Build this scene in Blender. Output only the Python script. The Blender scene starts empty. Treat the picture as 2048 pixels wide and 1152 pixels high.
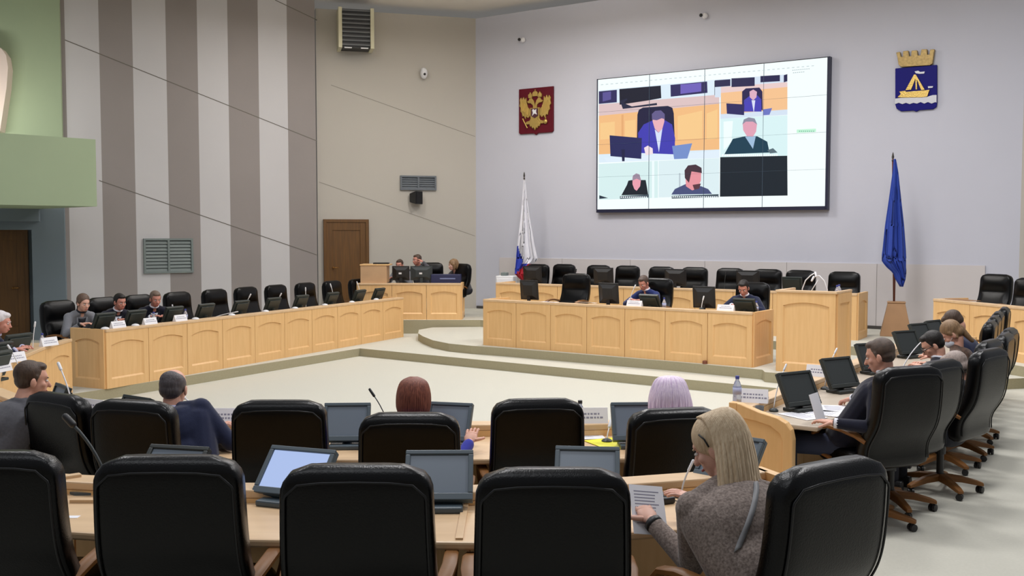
import bpy, bmesh, math, random
from mathutils import Vector, Matrix
PI = math.pi
C = bpy.context.scene.collection
random.seed(7)

# ------------------------------------------------------------------ camera
CAM_H = 2.2
FPX = 2000.0
PITCH = math.atan(110 / FPX)
cam_data = bpy.data.cameras.new('camera')
cam_data.sensor_width = 36
cam_data.lens = 36 * FPX / 2048
cam_data.clip_end = 200
cam = bpy.data.objects.new('camera', cam_data)
C.objects.link(cam)
cam.location = (0, 0, CAM_H)
cam.rotation_euler = (PI / 2 - PITCH, 0, 0)
bpy.context.scene.camera = cam

# ------------------------------------------------------------------ world, lights, exposure
def s2l(c):
    c = c / 255
    return c / 12.92 if c <= 0.04045 else ((c + 0.055) / 1.055) ** 2.4
def rgb(r, g, b, a=1):
    return (s2l(r), s2l(g), s2l(b), a)
world = bpy.data.worlds.new('world')
bpy.context.scene.world = world
world.use_nodes = True
bg = world.node_tree.nodes['Background']
bg.inputs[0].default_value = (0.90, 0.93, 1.0, 1)
bg.inputs[1].default_value = 0.30
def area(name, loc, sx, sy, power, col=(1, 0.96, 0.90), rot=(0, 0, 0), spread=180):
    l = bpy.data.lights.new(name, 'AREA')
    l.shape = 'RECTANGLE'; l.size = sx; l.size_y = sy
    l.energy = power; l.color = col; l.spread = math.radians(spread)
    o = bpy.data.objects.new(name, l)
    o.location = loc; o.rotation_euler = rot
    C.objects.link(o)
    return o
for (x, y, p) in ((-5.0, 9.0, 100), (-1.0, 7.0, 130), (3.4, 6.0, 165), (-4.6, 14.2, 60), (0.2, 12.2, 90),
                  (4.6, 10.2, 120), (-3.4, 19.0, 75), (0.6, 18.2, 175), (4.4, 14.9, 135), (7.2, 12.2, 70), (2.2, 12.4, 110)):
    area('ceiling_downlight', (x, y, 6.74), 0.9, 0.9, p, (1, 0.985, 0.985))
area('ceiling_cove_light', (-2.2, 3.0, 6.5), 5, 1.2, 70, (0.92, 0.95, 1.0))
area('added_uplight', (-1.0, 18.6, 6.45), 6, 0.4, 150, (1, 0.97, 0.92), (2.8, 0, 0), 130)  # added lamp without a known fixture, brightens the far ceiling
area('gallery_light', (-9.3, 16.8, 3.9), 1.4, 0.3, 17, (1, 0.97, 0.92), (1.8, 0, 0.25), 110)
sc = bpy.context.scene
sc.view_settings.view_transform = 'Standard'
sc.view_settings.look = 'None'
sc.view_settings.gamma = 1
sc.view_settings.use_curve_mapping = False
sc.view_settings.exposure = 0.0

# ------------------------------------------------------------------ place helpers
def ray(px, py):
    u = (px - 1024) / FPX; v = (576 - py) / FPX
    return Vector((u, math.cos(PITCH) + v * math.sin(PITCH), -math.sin(PITCH) + v * math.cos(PITCH)))
def on_z(px, py, z):
    d = ray(px, py); t = (z - CAM_H) / d.z
    return Vector((0, 0, CAM_H)) + d * t
def on_y(px, py, Y):
    d = ray(px, py)
    return Vector((0, 0, CAM_H)) + d * (Y / d.y)
def on_plane(px, py, p0, n):
    d = ray(px, py); o = Vector((0, 0, CAM_H))
    return o + d * ((p0 - o).dot(n) / d.dot(n))
def V(*a): return Vector(a)

# ------------------------------------------------------------------ materials
MATS = {}
def nmat(name, col, rough=0.6, metal=0.0, spec=0.5, noise=0.0, nscale=8.0, bump=0.0, bscale=80.0, stretch=(1, 1, 1),
         emit=None, estr=0.0, trans=0.0, col2=None, coords='Object', sheen=0.0, coat=0.0):
    if name in MATS: return MATS[name]
    m = bpy.data.materials.new(name); m.use_nodes = True
    nt = m.node_tree; b = nt.nodes['Principled BSDF']
    b.inputs['Base Color'].default_value = col
    b.inputs['Roughness'].default_value = rough
    b.inputs['Metallic'].default_value = metal
    b.inputs['Specular IOR Level'].default_value = spec
    b.inputs['Transmission Weight'].default_value = trans
    b.inputs['Sheen Weight'].default_value = sheen
    b.inputs['Coat Weight'].default_value = coat
    if emit:
        b.inputs['Emission Color'].default_value = emit
        b.inputs['Emission Strength'].default_value = estr
    tc = nt.nodes.new('ShaderNodeTexCoord'); mp = nt.nodes.new('ShaderNodeMapping')
    mp.inputs['Scale'].default_value = stretch
    nt.links.new(tc.outputs[coords], mp.inputs['Vector'])
    if noise > 0 or col2:
        n = nt.nodes.new('ShaderNodeTexNoise'); n.inputs['Scale'].default_value = nscale
        n.inputs['Detail'].default_value = 5
        nt.links.new(mp.outputs[0], n.inputs['Vector'])
        r = nt.nodes.new('ShaderNodeMapRange')
        r.inputs[1].default_value = 0.3; r.inputs[2].default_value = 0.7
        nt.links.new(n.outputs['Fac'], r.inputs[0])
        mx = nt.nodes.new('ShaderNodeMix'); mx.data_type = 'RGBA'
        c2 = col2 or tuple([max(0, c * (1 - noise)) for c in col[:3]] + [1])
        mx.inputs[6].default_value = col; mx.inputs[7].default_value = c2
        nt.links.new(r.outputs[0], mx.inputs[0])
        nt.links.new(mx.outputs[2], b.inputs['Base Color'])
    if bump > 0:
        n2 = nt.nodes.new('ShaderNodeTexNoise'); n2.inputs['Scale'].default_value = bscale
        n2.inputs['Detail'].default_value = 3
        nt.links.new(mp.outputs[0], n2.inputs['Vector'])
        bp = nt.nodes.new('ShaderNodeBump'); bp.inputs['Strength'].default_value = bump
        bp.inputs['Distance'].default_value = 0.01
        nt.links.new(n2.outputs['Fac'], bp.inputs['Height'])
        nt.links.new(bp.outputs[0], b.inputs['Normal'])
    MATS[name] = m
    return m
def emission(name, col, s=1.0):
    if name in MATS: return MATS[name]
    m = bpy.data.materials.new(name); m.use_nodes = True
    nt = m.node_tree; b = nt.nodes['Principled BSDF']
    b.inputs['Base Color'].default_value = (0.01, 0.01, 0.01, 1)
    b.inputs['Roughness'].default_value = 0.4
    b.inputs['Emission Color'].default_value = col
    b.inputs['Specular IOR Level'].default_value = 0.1
    b.inputs['Emission Strength'].default_value = s
    MATS[name] = m
    return m

WOOD = nmat('maple_veneer', rgb(230, 188, 132), 0.42, col2=rgb(222, 178, 121), nscale=3, stretch=(9, 9, 0.7), bump=0.05, bscale=30)
WOODTOP = nmat('maple_worktop', rgb(219, 187, 148), 0.38, col2=rgb(208, 175, 136), nscale=2.2, stretch=(1.2, 8, 8))
WOODARM = nmat('oak_armrest', rgb(132, 88, 46), 0.45, spec=.3, noise=0.3, nscale=6, stretch=(1, 1, 8))
DOORWOOD = nmat('dark_oak_door', rgb(108, 72, 26), 0.5, col2=rgb(88, 58, 20), nscale=3, stretch=(8, 8, 0.6))
LEATHER = nmat('black_leather', rgb(3, 3, 4), 0.28, spec=0.24, bump=0.12, bscale=150)
LEATHER2 = nmat('black_leather_piping', rgb(10, 10, 12), 0.4, spec=.4)
PLASTIC = nmat('black_plastic', rgb(24, 24, 26), 0.45)
DARKGREY = nmat('dark_grey_plastic', rgb(52, 58, 60), 0.45, spec=0.4)
GREYCASE = nmat('slate_grey_monitor_case', rgb(74, 86, 94), 0.42)
SCREENOFF = nmat('unlit_screen', rgb(105, 116, 128), 0.3, spec=0.5)
SCREENDARK = nmat('dark_screen', rgb(48, 52, 52), 0.35)
CHROME = nmat('chrome', rgb(200, 200, 205), 0.2, metal=1)
PAPER = nmat('white_paper', rgb(235, 235, 240), 0.8, noise=0.04)
INK = nmat('grey_print', rgb(140, 140, 158), 0.8)
WHITEPL = nmat('white_plastic', rgb(225, 225, 228), 0.45)
CARPET = nmat('cream_carpet', rgb(202, 200, 188), 0.95, spec=0.1, noise=0.06, nscale=60, bump=0.25, bscale=400)
RISER = nmat('olive_carpet_riser', rgb(168, 161, 134), 0.95, spec=0.1, noise=0.08, nscale=50, bump=0.2, bscale=300)
BACKWALL = nmat('pale_lilac_wall_paint', rgb(199, 200, 211), 0.9, spec=0.2, noise=0.03, nscale=0.7)
MIDWALL = nmat('warm_grey_wall_paint', rgb(186, 181, 172), 0.9, spec=0.2, noise=0.03, nscale=0.7)
DADO = nmat('beige_dado_paint', rgb(204, 198, 197), 0.85, spec=0.2)
STRIPE_L = nmat('light_grey_panel', rgb(198, 196, 197), 0.8, spec=0.25, noise=0.04, nscale=0.8)
STRIPE_D = nmat('taupe_panel', rgb(148, 141, 138), 0.8, spec=0.25, noise=0.05, nscale=0.8)
SEAM = nmat('seam_shadow_gap', rgb(110, 105, 98), 0.9)
GREEN = nmat('pale_green_paint', rgb(166, 182, 150), 0.8, spec=0.3, noise=0.05, nscale=0.8)
BLUEGREY = nmat('blue_grey_paint', rgb(118, 130, 138), 0.85, noise=0.06, nscale=1)
CEIL = nmat('off_white_ceiling', rgb(228, 222, 212), 0.95, noise=0.03, nscale=0.6)
GRILLE = nmat('grey_green_grille', rgb(118, 128, 126), 0.6)
CREAM = nmat('cream_metal', rgb(205, 200, 170), 0.5)
SKIN = nmat('skin', rgb(214, 160, 138), 0.5, noise=0.08, nscale=14)
SKIN2 = nmat('fair_skin', rgb(222, 172, 152), 0.5, noise=0.08, nscale=14)
DARKEYE = nmat('eye_dark', rgb(40, 30, 28), 0.2)
LIPS = nmat('lips', rgb(176, 96, 90), 0.5)
GOLD = nmat('gold_relief', rgb(196, 165, 92), 0.35, metal=0.75, bump=0.5, bscale=60)
MAROON = nmat('maroon_plaque', rgb(92, 14, 30), 0.5, spec=0.2)
NAVYBLUE = nmat('royal_blue_shield', rgb(18, 14, 112), 0.5, spec=0.15)
SILVER = nmat('silver_relief', rgb(190, 190, 195), 0.45, metal=0.4)

# ------------------------------------------------------------------ object bookkeeping
def tag(o, label=None, cat=None, group=None, kind=None):
    if label: o['label'] = label
    if cat: o['category'] = cat
    if group: o['group'] = group
    if kind: o['kind'] = kind
    return o
def thing(name, label, cat, loc=(0, 0, 0), rz=0.0, group=None):
    o = bpy.data.objects.new(name, None); C.objects.link(o)
    o.empty_display_size = 0.1
    o.location = loc; o.rotation_euler = (0, 0, rz)
    return tag(o, label, cat, group)
def dup(root, loc, rz, label, group=None):
    r = root.copy(); C.objects.link(r); r.location = loc; r.rotation_euler = (0, 0, rz)
    r['label'] = label
    if group: r['group'] = group
    def rec(src, dst):
        for ch in list(src.children):
            c = ch.copy(); C.objects.link(c); c.parent = dst
            c.matrix_parent_inverse = ch.matrix_parent_inverse.copy()
            rec(ch, c)
    rec(root, r)
    return r

def spl(pts, n=4):
    P = [Vector(p) for p in pts]; out = []
    for i in range(len(P) - 1):
        a = P[max(0, i - 1)]; b = P[i]; c = P[i + 1]; d = P[min(len(P) - 1, i + 2)]
        for k in range(n):
            t = k / n; out.append(.5 * ((2 * b) + (c - a) * t + (2 * a - 5 * b + 4 * c - d) * t * t + (3 * b - a - 3 * c + d) * t ** 3))
    return out + [P[-1]]
def splr(r, n=4):
    return [r[i] + (r[i + 1] - r[i]) * k / n for i in range(len(r) - 1) for k in range(n)] + [r[-1]]
class MB:
    def __init__(s):
        s.v = []; s.f = []; s.m = []; s.M = Matrix.Identity(4); s.mi = 0
    def add(s, vs, fs):
        n = len(s.v)
        for p in vs: s.v.append(s.M @ Vector(p))
        for f in fs: s.f.append([i + n for i in f]); s.m.append(s.mi)
    def box(s, x0, x1, y0, y1, z0, z1):
        s.add([(x0, y0, z0), (x1, y0, z0), (x1, y1, z0), (x0, y1, z0), (x0, y0, z1), (x1, y0, z1), (x1, y1, z1), (x0, y1, z1)],
              [(0, 3, 2, 1), (4, 5, 6, 7), (0, 1, 5, 4), (1, 2, 6, 5), (2, 3, 7, 6), (3, 0, 4, 7)])
    def loft(s, rings, close=True, cap=True):
        n = len(rings[0]); vs = [p for r in rings for p in r]; fs = []
        for i in range(len(rings) - 1):
            for j in range(n if close else n - 1):
                k = (j + 1) % n
                fs.append((i * n + j, i * n + k, (i + 1) * n + k, (i + 1) * n + j))
        if cap and close:
            fs.append(tuple(reversed(range(n)))); fs.append(tuple((len(rings) - 1) * n + j for j in range(n)))
        s.add(vs, fs)
    def tube(s, pts, r, n=10, rx=None):
        pts = [Vector(p) for p in pts]; rings = []
        rs = r if isinstance(r, (list, tuple)) else [r] * len(pts)
        up = Vector((0, 0, 1)); prev = None
        for i, p in enumerate(pts):
            d = (pts[min(i + 1, len(pts) - 1)] - pts[max(i - 1, 0)]).normalized()
            if prev is None:
                a = up if abs(d.dot(up)) < 0.95 else Vector((1, 0, 0))
                x = d.cross(a).normalized()
            else:
                x = (prev - d * prev.dot(d)).normalized()
            prev = x; y = d.cross(x)
            q = rx if rx else 1.0
            rings.append([p + x * rs[i] * math.cos(2 * PI * k / n) * q + y * rs[i] * math.sin(2 * PI * k / n) for k in range(n)])
        s.loft(rings)
    def lathe(s, prof, c=(0, 0, 0), n=20):
        c = Vector(c)
        s.loft([[c + Vector((r * math.cos(2 * PI * k / n), r * math.sin(2 * PI * k / n), z)) for k in range(n)] for r, z in prof])
    def ell(s, c, r, R=None, nu=14, nv=9):
        c = Vector(c); R = R or Matrix.Identity(3); rings = []
        for i in range(1, nv):
            t = PI * i / nv
            rings.append([c + R @ Vector((r[0] * math.sin(t) * math.cos(2 * PI * k / nu), r[1] * math.sin(t) * math.sin(2 * PI * k / nu), -r[2] * math.cos(t))) for k in range(nu)])
        n = nu; vs = [p for q in rings for p in q]; b = len(vs)
        vs += [c + R @ Vector((0, 0, -r[2])), c + R @ Vector((0, 0, r[2]))]; fs = []
        for i in range(len(rings) - 1):
            for j in range(n):
                k = (j + 1) % n
                fs.append((i * n + j, i * n + k, (i + 1) * n + k, (i + 1) * n + j))
        for j in range(n):
            k = (j + 1) % n
            fs.append((b, k, j)); fs.append((b + 1, (len(rings) - 1) * n + j, (len(rings) - 1) * n + k))
        s.add(vs, fs)
    def cap(s, a, b, ra, rb, n=12):
        """tapered capsule from a to b"""
        a = Vector(a); b = Vector(b); d = (b - a); L = d.length
        d = d / L if L > 1e-6 else Vector((0, 0, 1))
        q = Vector((0, 0, 1)).rotation_difference(d).to_matrix(); rings = []
        for t in (-80, -50, -25, 0):
            t = math.radians(t)
            rings.append((a + d * ra * math.sin(t), ra * math.cos(t)))
        for t in (0, 25, 50, 80):
            t = math.radians(t)
            rings.append((b + d * rb * math.sin(t), rb * math.cos(t)))
        s.loft([[c + q @ Vector((r * math.cos(2 * PI * k / n), r * math.sin(2 * PI * k / n), 0)) for k in range(n)] for c, r in rings])
    def prism(s, poly, axis_o, ax, ay, az, t0, t1):
        """2-D polygon on frame (ax,ay) extruded from t0 to t1 along az"""
        n = len(poly); o = Vector(axis_o)
        vs = [o + ax * p[0] + ay * p[1] + az * t0 for p in poly] + [o + ax * p[0] + ay * p[1] + az * t1 for p in poly]
        s.add(vs, [tuple(reversed(range(n))), tuple(range(n, 2 * n))] + [(i, (i + 1) % n, n + (i + 1) % n, n + i) for i in range(n)])
    def sweep(s, pts, prof, caps=True):
        """closed (offset, z) profile swept along a plan polyline; offset is to the left of travel"""
        P = [Vector((p[0], p[1])) for p in pts]; rings = []
        for i, p in enumerate(P):
            if i == 0: d = (P[1] - P[0]).normalized(); n = Vector((-d.y, d.x))
            elif i == len(P) - 1: d = (P[-1] - P[-2]).normalized(); n = Vector((-d.y, d.x))
            else:
                d1 = (P[i] - P[i - 1]).normalized(); d2 = (P[i + 1] - P[i]).normalized()
                n1 = Vector((-d1.y, d1.x)); n2 = Vector((-d2.y, d2.x)); n = (n1 + n2).normalized(); n = n / max(0.5, n.dot(n1))
            rings.append([Vector((p.x + n.x * o, p.y + n.y * o, z)) for o, z in prof])
        s.loft(rings, True, caps)
    def build(s, name, mats, parent=None, smooth=False, bevel=0.0, world=False, sub=0, auto=None):
        me = bpy.data.meshes.new(name)
        off = Vector((0, 0, 0))
        inv = Matrix.Identity(4)
        if world and parent is not None:
            root = parent
            while root.parent: root = root.parent
            inv = (Matrix.Translation(root.location) @ Matrix.Rotation(root.rotation_euler.z, 4, 'Z')).inverted()
        me.from_pydata([tuple(inv @ p) for p in s.v], [], s.f)
        if not isinstance(mats, (list, tuple)): mats = [mats]
        for m in mats: me.materials.append(m)
        for p, mi in zip(me.polygons, s.m): p.material_index = min(mi, len(mats) - 1)
        bm = bmesh.new(); bm.from_mesh(me); bmesh.ops.recalc_face_normals(bm, faces=bm.faces[:]); bm.to_mesh(me); bm.free()
        if smooth:
            for p in me.polygons: p.use_smooth = True
        o = bpy.data.objects.new(name, me); C.objects.link(o)
        if parent is not None: o.parent = parent
        if bevel > 0:
            b = o.modifiers.new('bevel', 'BEVEL'); b.width = bevel; b.segments = 2; b.limit_method = 'ANGLE'; b.angle_limit = math.radians(40)
        if sub:
            b = o.modifiers.new('sub', 'SUBSURF'); b.levels = sub; b.render_levels = sub
        if auto:
            bm = bmesh.new(); bm.from_mesh(me)
            for e in bm.edges:
                if len(e.link_faces) == 2 and e.calc_face_angle(0) > math.radians(auto): e.smooth = False
            bm.to_mesh(me); bm.free()
        return o
def blob(name, mb, mat, parent=None, voxel=0.01, smooth=4, extra=None, world=False):
    """fuse overlapping solids into one continuous surface"""
    me = bpy.data.meshes.new('tmp'); me.from_pydata([tuple(p) for p in mb.v], [], mb.f)
    bm = bmesh.new(); bm.from_mesh(me); bmesh.ops.recalc_face_normals(bm, faces=bm.faces[:]); bm.to_mesh(me); bm.free()
    o = bpy.data.objects.new('tmp', me); C.objects.link(o)
    r = o.modifiers.new('r', 'REMESH'); r.mode = 'VOXEL'; r.voxel_size = voxel
    q = o.modifiers.new('s', 'SMOOTH'); q.factor = 0.5; q.iterations = smooth
    dg = bpy.context.evaluated_depsgraph_get()
    m2 = bpy.data.meshes.new_from_object(o.evaluated_get(dg))
    bpy.data.objects.remove(o)
    if extra is not None:
        bm = bmesh.new(); bm.from_mesh(m2)
        e = bpy.data.meshes.new('e'); e.from_pydata([tuple(p) for p in extra.v], [], extra.f)
        bm2 = bmesh.new(); bm2.from_mesh(e); bmesh.ops.recalc_face_normals(bm2, faces=bm2.faces[:]); bm2.to_mesh(e); bm2.free()
        bm.from_mesh(e); bm.to_mesh(m2); bm.free()
    m2.materials.clear(); m2.materials.append(mat)
    for p in m2.polygons: p.use_smooth = True; p.material_index = 0
    m2.name = name
    ob = bpy.data.objects.new(name, m2); C.objects.link(ob)
    if parent is not None: ob.parent = parent
    return ob

# ================================================================== SETTING
L1, L2, L3, LN = 0.14, 0.28, 0.42, 0.28
WD = math.radians(34)
WB = Vector((math.cos(WD), -math.sin(WD), 0))            # along the back wall, to the right
WN = Vector((-math.sin(WD), -math.cos(WD), 0))           # out of the back wall into the room
CORNER = Vector((-0.85, 23.66, 0))
RCORN = CORNER + WB * 11.55
CEIL_Z = 7.2
ML = Vector((-4.38, 22.6, 0))                            # left end of the middle wall
SL = Vector((-8.75, 19.35, 0)); SR = Vector((-4.36, 22.25, 0))   # striped wall ends

def wall(name, a, b, z0, z1, t, mat):
    a = Vector(a); b = Vector(b); d = (b - a).normalized(); n = Vector((-d.y, d.x, 0))
    m = MB(); m.prism([(0, z0), ((b - a).length, z0), ((b - a).length, z1), (0, z1)], a, d, Vector((0, 0, 1)), n, 0, t)
    o = m.build(name, mat); tag(o, kind='structure'); return o
def poly_solid(name, poly, z0, z1, mats):
    m = MB(); n = len(poly)
    m.mi = 0; m.add([(p[0], p[1], z1) for p in poly], [tuple(range(n))])
    m.mi = 1; m.add([(p[0], p[1], z0) for p in poly] + [(p[0], p[1], z1) for p in poly], [(i, (i + 1) % n, n + (i + 1) % n, n + i) for i in range(n)])
    o = m.build(name, mats); tag(o, kind='structure'); return o

# desk front lines (plan)
LW = [(-5.37, 13.13), (-2.17, 19.78)]                               # left wing
PIT = [(-5.66, 12.7), (-5.46, 13.0), (-2.72, 17.8), (3.2, 13.45), (4.72, 12.3), (1.58, 7.25), (1.2, 6.82), (0.0, 6.68), (-2.3, 6.78), (-3.6, 7.55), (-4.55, 8.7), (-5.2, 10.0), (-5.55, 11.2)]
def ring_floor():
    bm = bmesh.new()
    outer = [(-14, -4), (12, -4), (12, 26), (-14, 26)]
    def loop(ps, z):
        vs = [bm.verts.new((p[0], p[1], z)) for p in ps]
        return [bm.edges.new((vs[i], vs[(i + 1) % len(vs)])) for i in range(len(vs))], vs
    e1, v1 = loop(outer, L1); e2, v2 = loop(PIT, L1)
    bmesh.ops.triangle_fill(bm, use_beauty=True, edges=e1 + e2)
    for f in bm.faces: f.material_index = 0
    low = [bm.verts.new((v.co.x, v.co.y, 0)) for v in v2]
    n = len(v2)
    for i in range(n):
        f = bm.faces.new((v2[i], v2[(i + 1) % n], low[(i + 1) % n], low[i])); f.material_index = 1
    bmesh.ops.recalc_face_normals(bm, faces=bm.faces[:])
    me = bpy.data.meshes.new('floor'); bm.to_mesh(me); bm.free()
    me.materials.append(CARPET); me.materials.append(RISER)
    o = bpy.data.objects.new('floor', me); C.objects.link(o); tag(o, kind='structure')
ring_floor()
poly_solid('floor', [(-7, 5), (6, 5), (6, 19), (-7, 19)], -0.2, 0, [CARPET, RISER])
# level 3: the back platform
poly_solid('floor', [(-9, 20.42), (-0.65, 20.42), (4.3, 16.45), (5.35, 15.65), (6.05, 15.0), (6.35, 14.9), (6.85, 13.2), (7.3, 10.5), (12, 10.5), (12, 26), (-9, 26)], L1, L3, [CARPET, RISER])
# level 2: the speaker's platform with rounded left end
poly_solid('floor', [(-1.62, 20.3), (-1.85, 19.8), (-1.80, 19.1), (-1.66, 18.55), (-1.42, 17.85), (-1.10, 17.32), (-0.7, 16.98), (-0.2, 16.68), (2.43, 14.86), (3.52, 13.98), (3.5, 13.75), (4.35, 13.1), (5.2, 12.75), (6.9, 13.2), (5.4, 16), (-0.65, 20.42)], L1, L2, [CARPET, RISER])
# near tier for the front row
poly_solid('floor', [(-9, -4), (1.75, -4), (1.95, 3.0), (1.75, 4.9), (0.9, 5.05), (-0.2, 4.8), (-1.3, 4.85), (-2.4, 5.1), (-9, 6.5)], L1, LN, [CARPET, RISER])

wall('wall_back', CORNER, RCORN, 0.0, CEIL_Z, 0.25, BACKWALL)
wall('wall_rear', (12, -4.2, 0), (-14, -4.2, 0), 0, 4.6, 0.2, MIDWALL)
wall('wall_middle', ML, CORNER, 0.0, CEIL_Z, 0.25, MIDWALL)
RT = RCORN + Vector((1.6, -1.9, 0))
wall('wall_right', RCORN, RT, 0.0, CEIL_Z, 0.25, MIDWALL)
# ceiling over the far end of the hall
poly_solid('ceiling', [(-12, 15), (12, 15), (12, 26), (-12, 26)], CEIL_Z, CEIL_Z + 0.2, [CEIL, CEIL]).data
# dado along the back wall
def back_pt(px):
    u = (px - 1024) / FPX
    # X = u*Y on plan
    t = (u * CORNER.y - CORNER.x) / (WB.x - u * WB.y)
    return t
m = MB(); m.prism([(back_pt(1000), L3), (back_pt(1971), L3), (back_pt(1971), 1.63), (back_pt(1000), 1.63)], CORNER, WB, V(0, 0, 1), WN, 0, 0.03)
tag(m.build('trim_1', DADO), kind='structure')
m = MB(); m.prism([(back_pt(955), L3), (11.5, L3), (11.5, L3 + 0.06), (back_pt(955), L3 + 0.06)], CORNER, WB, V(0, 0, 1), WN, 0, 0.045)
tag(m.build('baseboard_back', nmat('dark_skirting', rgb(70, 66, 62), 0.6)), kind='structure')
m = MB()
for k in range(1, 6):
    x = back_pt(1000) + k * 1.7
    m.prism([(x, L3), (x + 0.006, L3), (x + 0.006, 1.63), (x, 1.63)], CORNER, WB, V(0, 0, 1), WN, 0.03, 0.032)
tag(m.build('trim_2', SEAM), kind='structure')

# striped wall
sd = (SR - SL).normalized(); sn = Vector((sd.y, -sd.x, 0))
def swall(px, py=576):
    p = on_plane(px, py, SL, sn); return (p - SL).dot(sd), p.z
edges = [swall(x)[0] for x in (142, 209, 275, 341, 403, 463, 523, 580, 635)]
m = MB()
cols = [0, 1, 0, 1, 0, 1, 0, 1]
xs = [swall(127)[0]] + edges
cc = [1] + cols
for i in range(len(xs) - 1):
    m.mi = cc[i]
    m.prism([(xs[i], 0), (xs[i + 1], 0), (xs[i + 1], 9.5), (xs[i], 9.5)], SL, sd, V(0, 0, 1), sn, -0.25, 0)
tag(m.build('wall_left', [STRIPE_L, STRIPE_D]), kind='structure')
SEAM2 = nmat('faint_seam', rgb(140, 134, 124), 0.9)
def seam(plane_o, d, n, a, b, name, w=0.009, mt=SEAM):
    pa = on_plane(a[0], a[1], plane_o, n); pb = on_plane(b[0], b[1], plane_o, n)
    xa = (pa - plane_o).dot(d); xb = (pb - plane_o).dot(d)
    m = MB(); m.prism([(xa, pa.z - w), (xb, pb.z - w), (xb, pb.z + w), (xa, pa.z + w)], plane_o, d, V(0, 0, 1), n, -0.01, 0.003)
    tag(m.build(name, mt), kind='structure')
seam(SL, sd, sn, (130, 80), (634, 282), 'trim_3')
seam(SL, sd, sn, (198, 361), (634, 510), 'trim_4')
seam(SL, sd, sn, (550, 0), (634, 40), 'trim_5')
md = (CORNER - ML).normalized(); mn = Vector((md.y, -md.x, 0))
seam(ML, md, mn, (662, 170), (950, 273), 'trim_6', 0.006, SEAM2)
seam(ML, md, mn, (638, 364), (950, 472), 'trim_7', 0.006, SEAM2)

# green gallery on the left, with the blue grey wall and the door under it
GA = Vector((-8.95, 16.3, 0)); GB = Vector((-7.22, 17.45, 0))
GA = on_y(-60, 300, 16.0); GA.z = 0
gd = (GB - GA).normalized(); gn = Vector((gd.y, -gd.x, 0))
m = MB(); L = (GB - GA).length
m.prism([(-1.5, 2.66), (L, 2.66), (L, 3.82), (-1.5, 3.82)], GA, gd, V(0, 0, 1), gn, -0.12, 0)
m.prism([(-1.5, 2.66), (L, 2.66), (L, 2.80), (-1.5, 2.80)], GA, gd, V(0, 0, 1), gn, -2.6, -0.12)
tag(m.build('wall_gallery', GREEN), kind='structure')
G2A = on_y(-200, 300, 18.6); G2B = on_y(125, 300, 19.3)
G2A.z = G2B.z = 0
d2 = (G2B - G2A).normalized(); n2 = Vector((d2.y, -d2.x, 0)); L = (G2B - G2A).length
m = MB(); m.prism([(0, 2.8), (L, 2.8), (L, 9.5), (0, 9.5)], G2A, d2, V(0, 0, 1), n2, -0.3, 0)
tag(m.build('wall_green', GREEN), kind='structure')
def g2(px): 
    p = on_plane(px, 576, G2A, n2); return (p - G2A).dot(d2)
m = MB()
dl, dr = g2(-80), g2(66)
m.prism([(dr, 0), (L, 0), (L, 2.8), (dr, 2.8)], G2A, d2, V(0, 0, 1), n2, -0.3, 0)
m.prism([(0, 0), (dl, 0), (dl, 2.8), (0, 2.8)], G2A, d2, V(0, 0, 1), n2, -0.3, 0)
m.prism([(dl, 2.26), (dr, 2.26), (dr, 2.8), (dl, 2.8)], G2A, d2, V(0, 0, 1), n2, -0.3, 0)
m.prism([(g2(-120), 2.42), (g2(84), 2.42), (g2(84), 2.66), (g2(-120), 2.66)], G2A, d2, V(0, 0, 1), n2, 0, 0.12)
m.prism([(dl, 0), (dr, 0), (dr, 2.26), (dl, 2.26)], G2A, d2, V(0, 0, 1), n2, -0.45, -0.36)
tag(m.build('wall_vestibule', BLUEGREY), kind='structure')
def door(name, o, d, n, x0, x1, z0, z1, depth, handle_x):
    m = MB(); w = x1 - x0
    m.prism([(x0, z0), (x1, z0), (x1, z1), (x0, z1)], o, d, V(0, 0, 1), n, depth, depth + 0.05)
    for (a, b, c, e) in ((x0, x0 + .13, z0, z1), (x1 - .13, x1, z0, z1), (x0 + .13, x1 - .13, z0, z0 + .25), (x0 + .13, x1 - .13, z1 - .18, z1)):
        m.prism([(a, c), (b, c), (b, e), (a, e)], o, d, V(0, 0, 1), n, depth + 0.05, depth + 0.068)
    ob = m.build(name, DOORWOOD, bevel=0.004); tag(ob, kind='structure')
    f = MB(); t = 0.07
    for (a, b, c, e) in ((x0 - t, x0, z0, z1 + t), (x1, x1 + t, z0, z1 + t), (x0, x1, z1, z1 + t)):
        f.prism([(a, c), (b, c), (b, e), (a, e)], o, d, V(0, 0, 1), n, depth, depth + 0.085)
    f.build('door_frame', DOORWOOD, ob, bevel=0.004)
    h = MB(); hz = z0 + 1.0
    p = o + d * handle_x + n * (depth + 0.07) + V(0, 0, hz)
    h.tube([p, p + n * 0.05], 0.022); h.tube([p + n * 0.05, p + n * 0.05 + d * 0.12], 0.009)
    h.build('door_handle', nmat('brass', rgb(190, 140, 80), 0.3, metal=1), ob, smooth=True)
    return ob
door('door_2', G2A, d2, n2, g2(-70), g2(44), L1, 2.24, -0.34, g2(20))
mx0 = (on_plane(653, 500, ML, mn) - ML).dot(md); mx1 = (on_plane(731, 500, ML, mn) - ML).dot(md)
door('door_1', ML, md, mn, mx0, mx1, L3, 2.44, 0.0, mx0 + 0.14)

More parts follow.
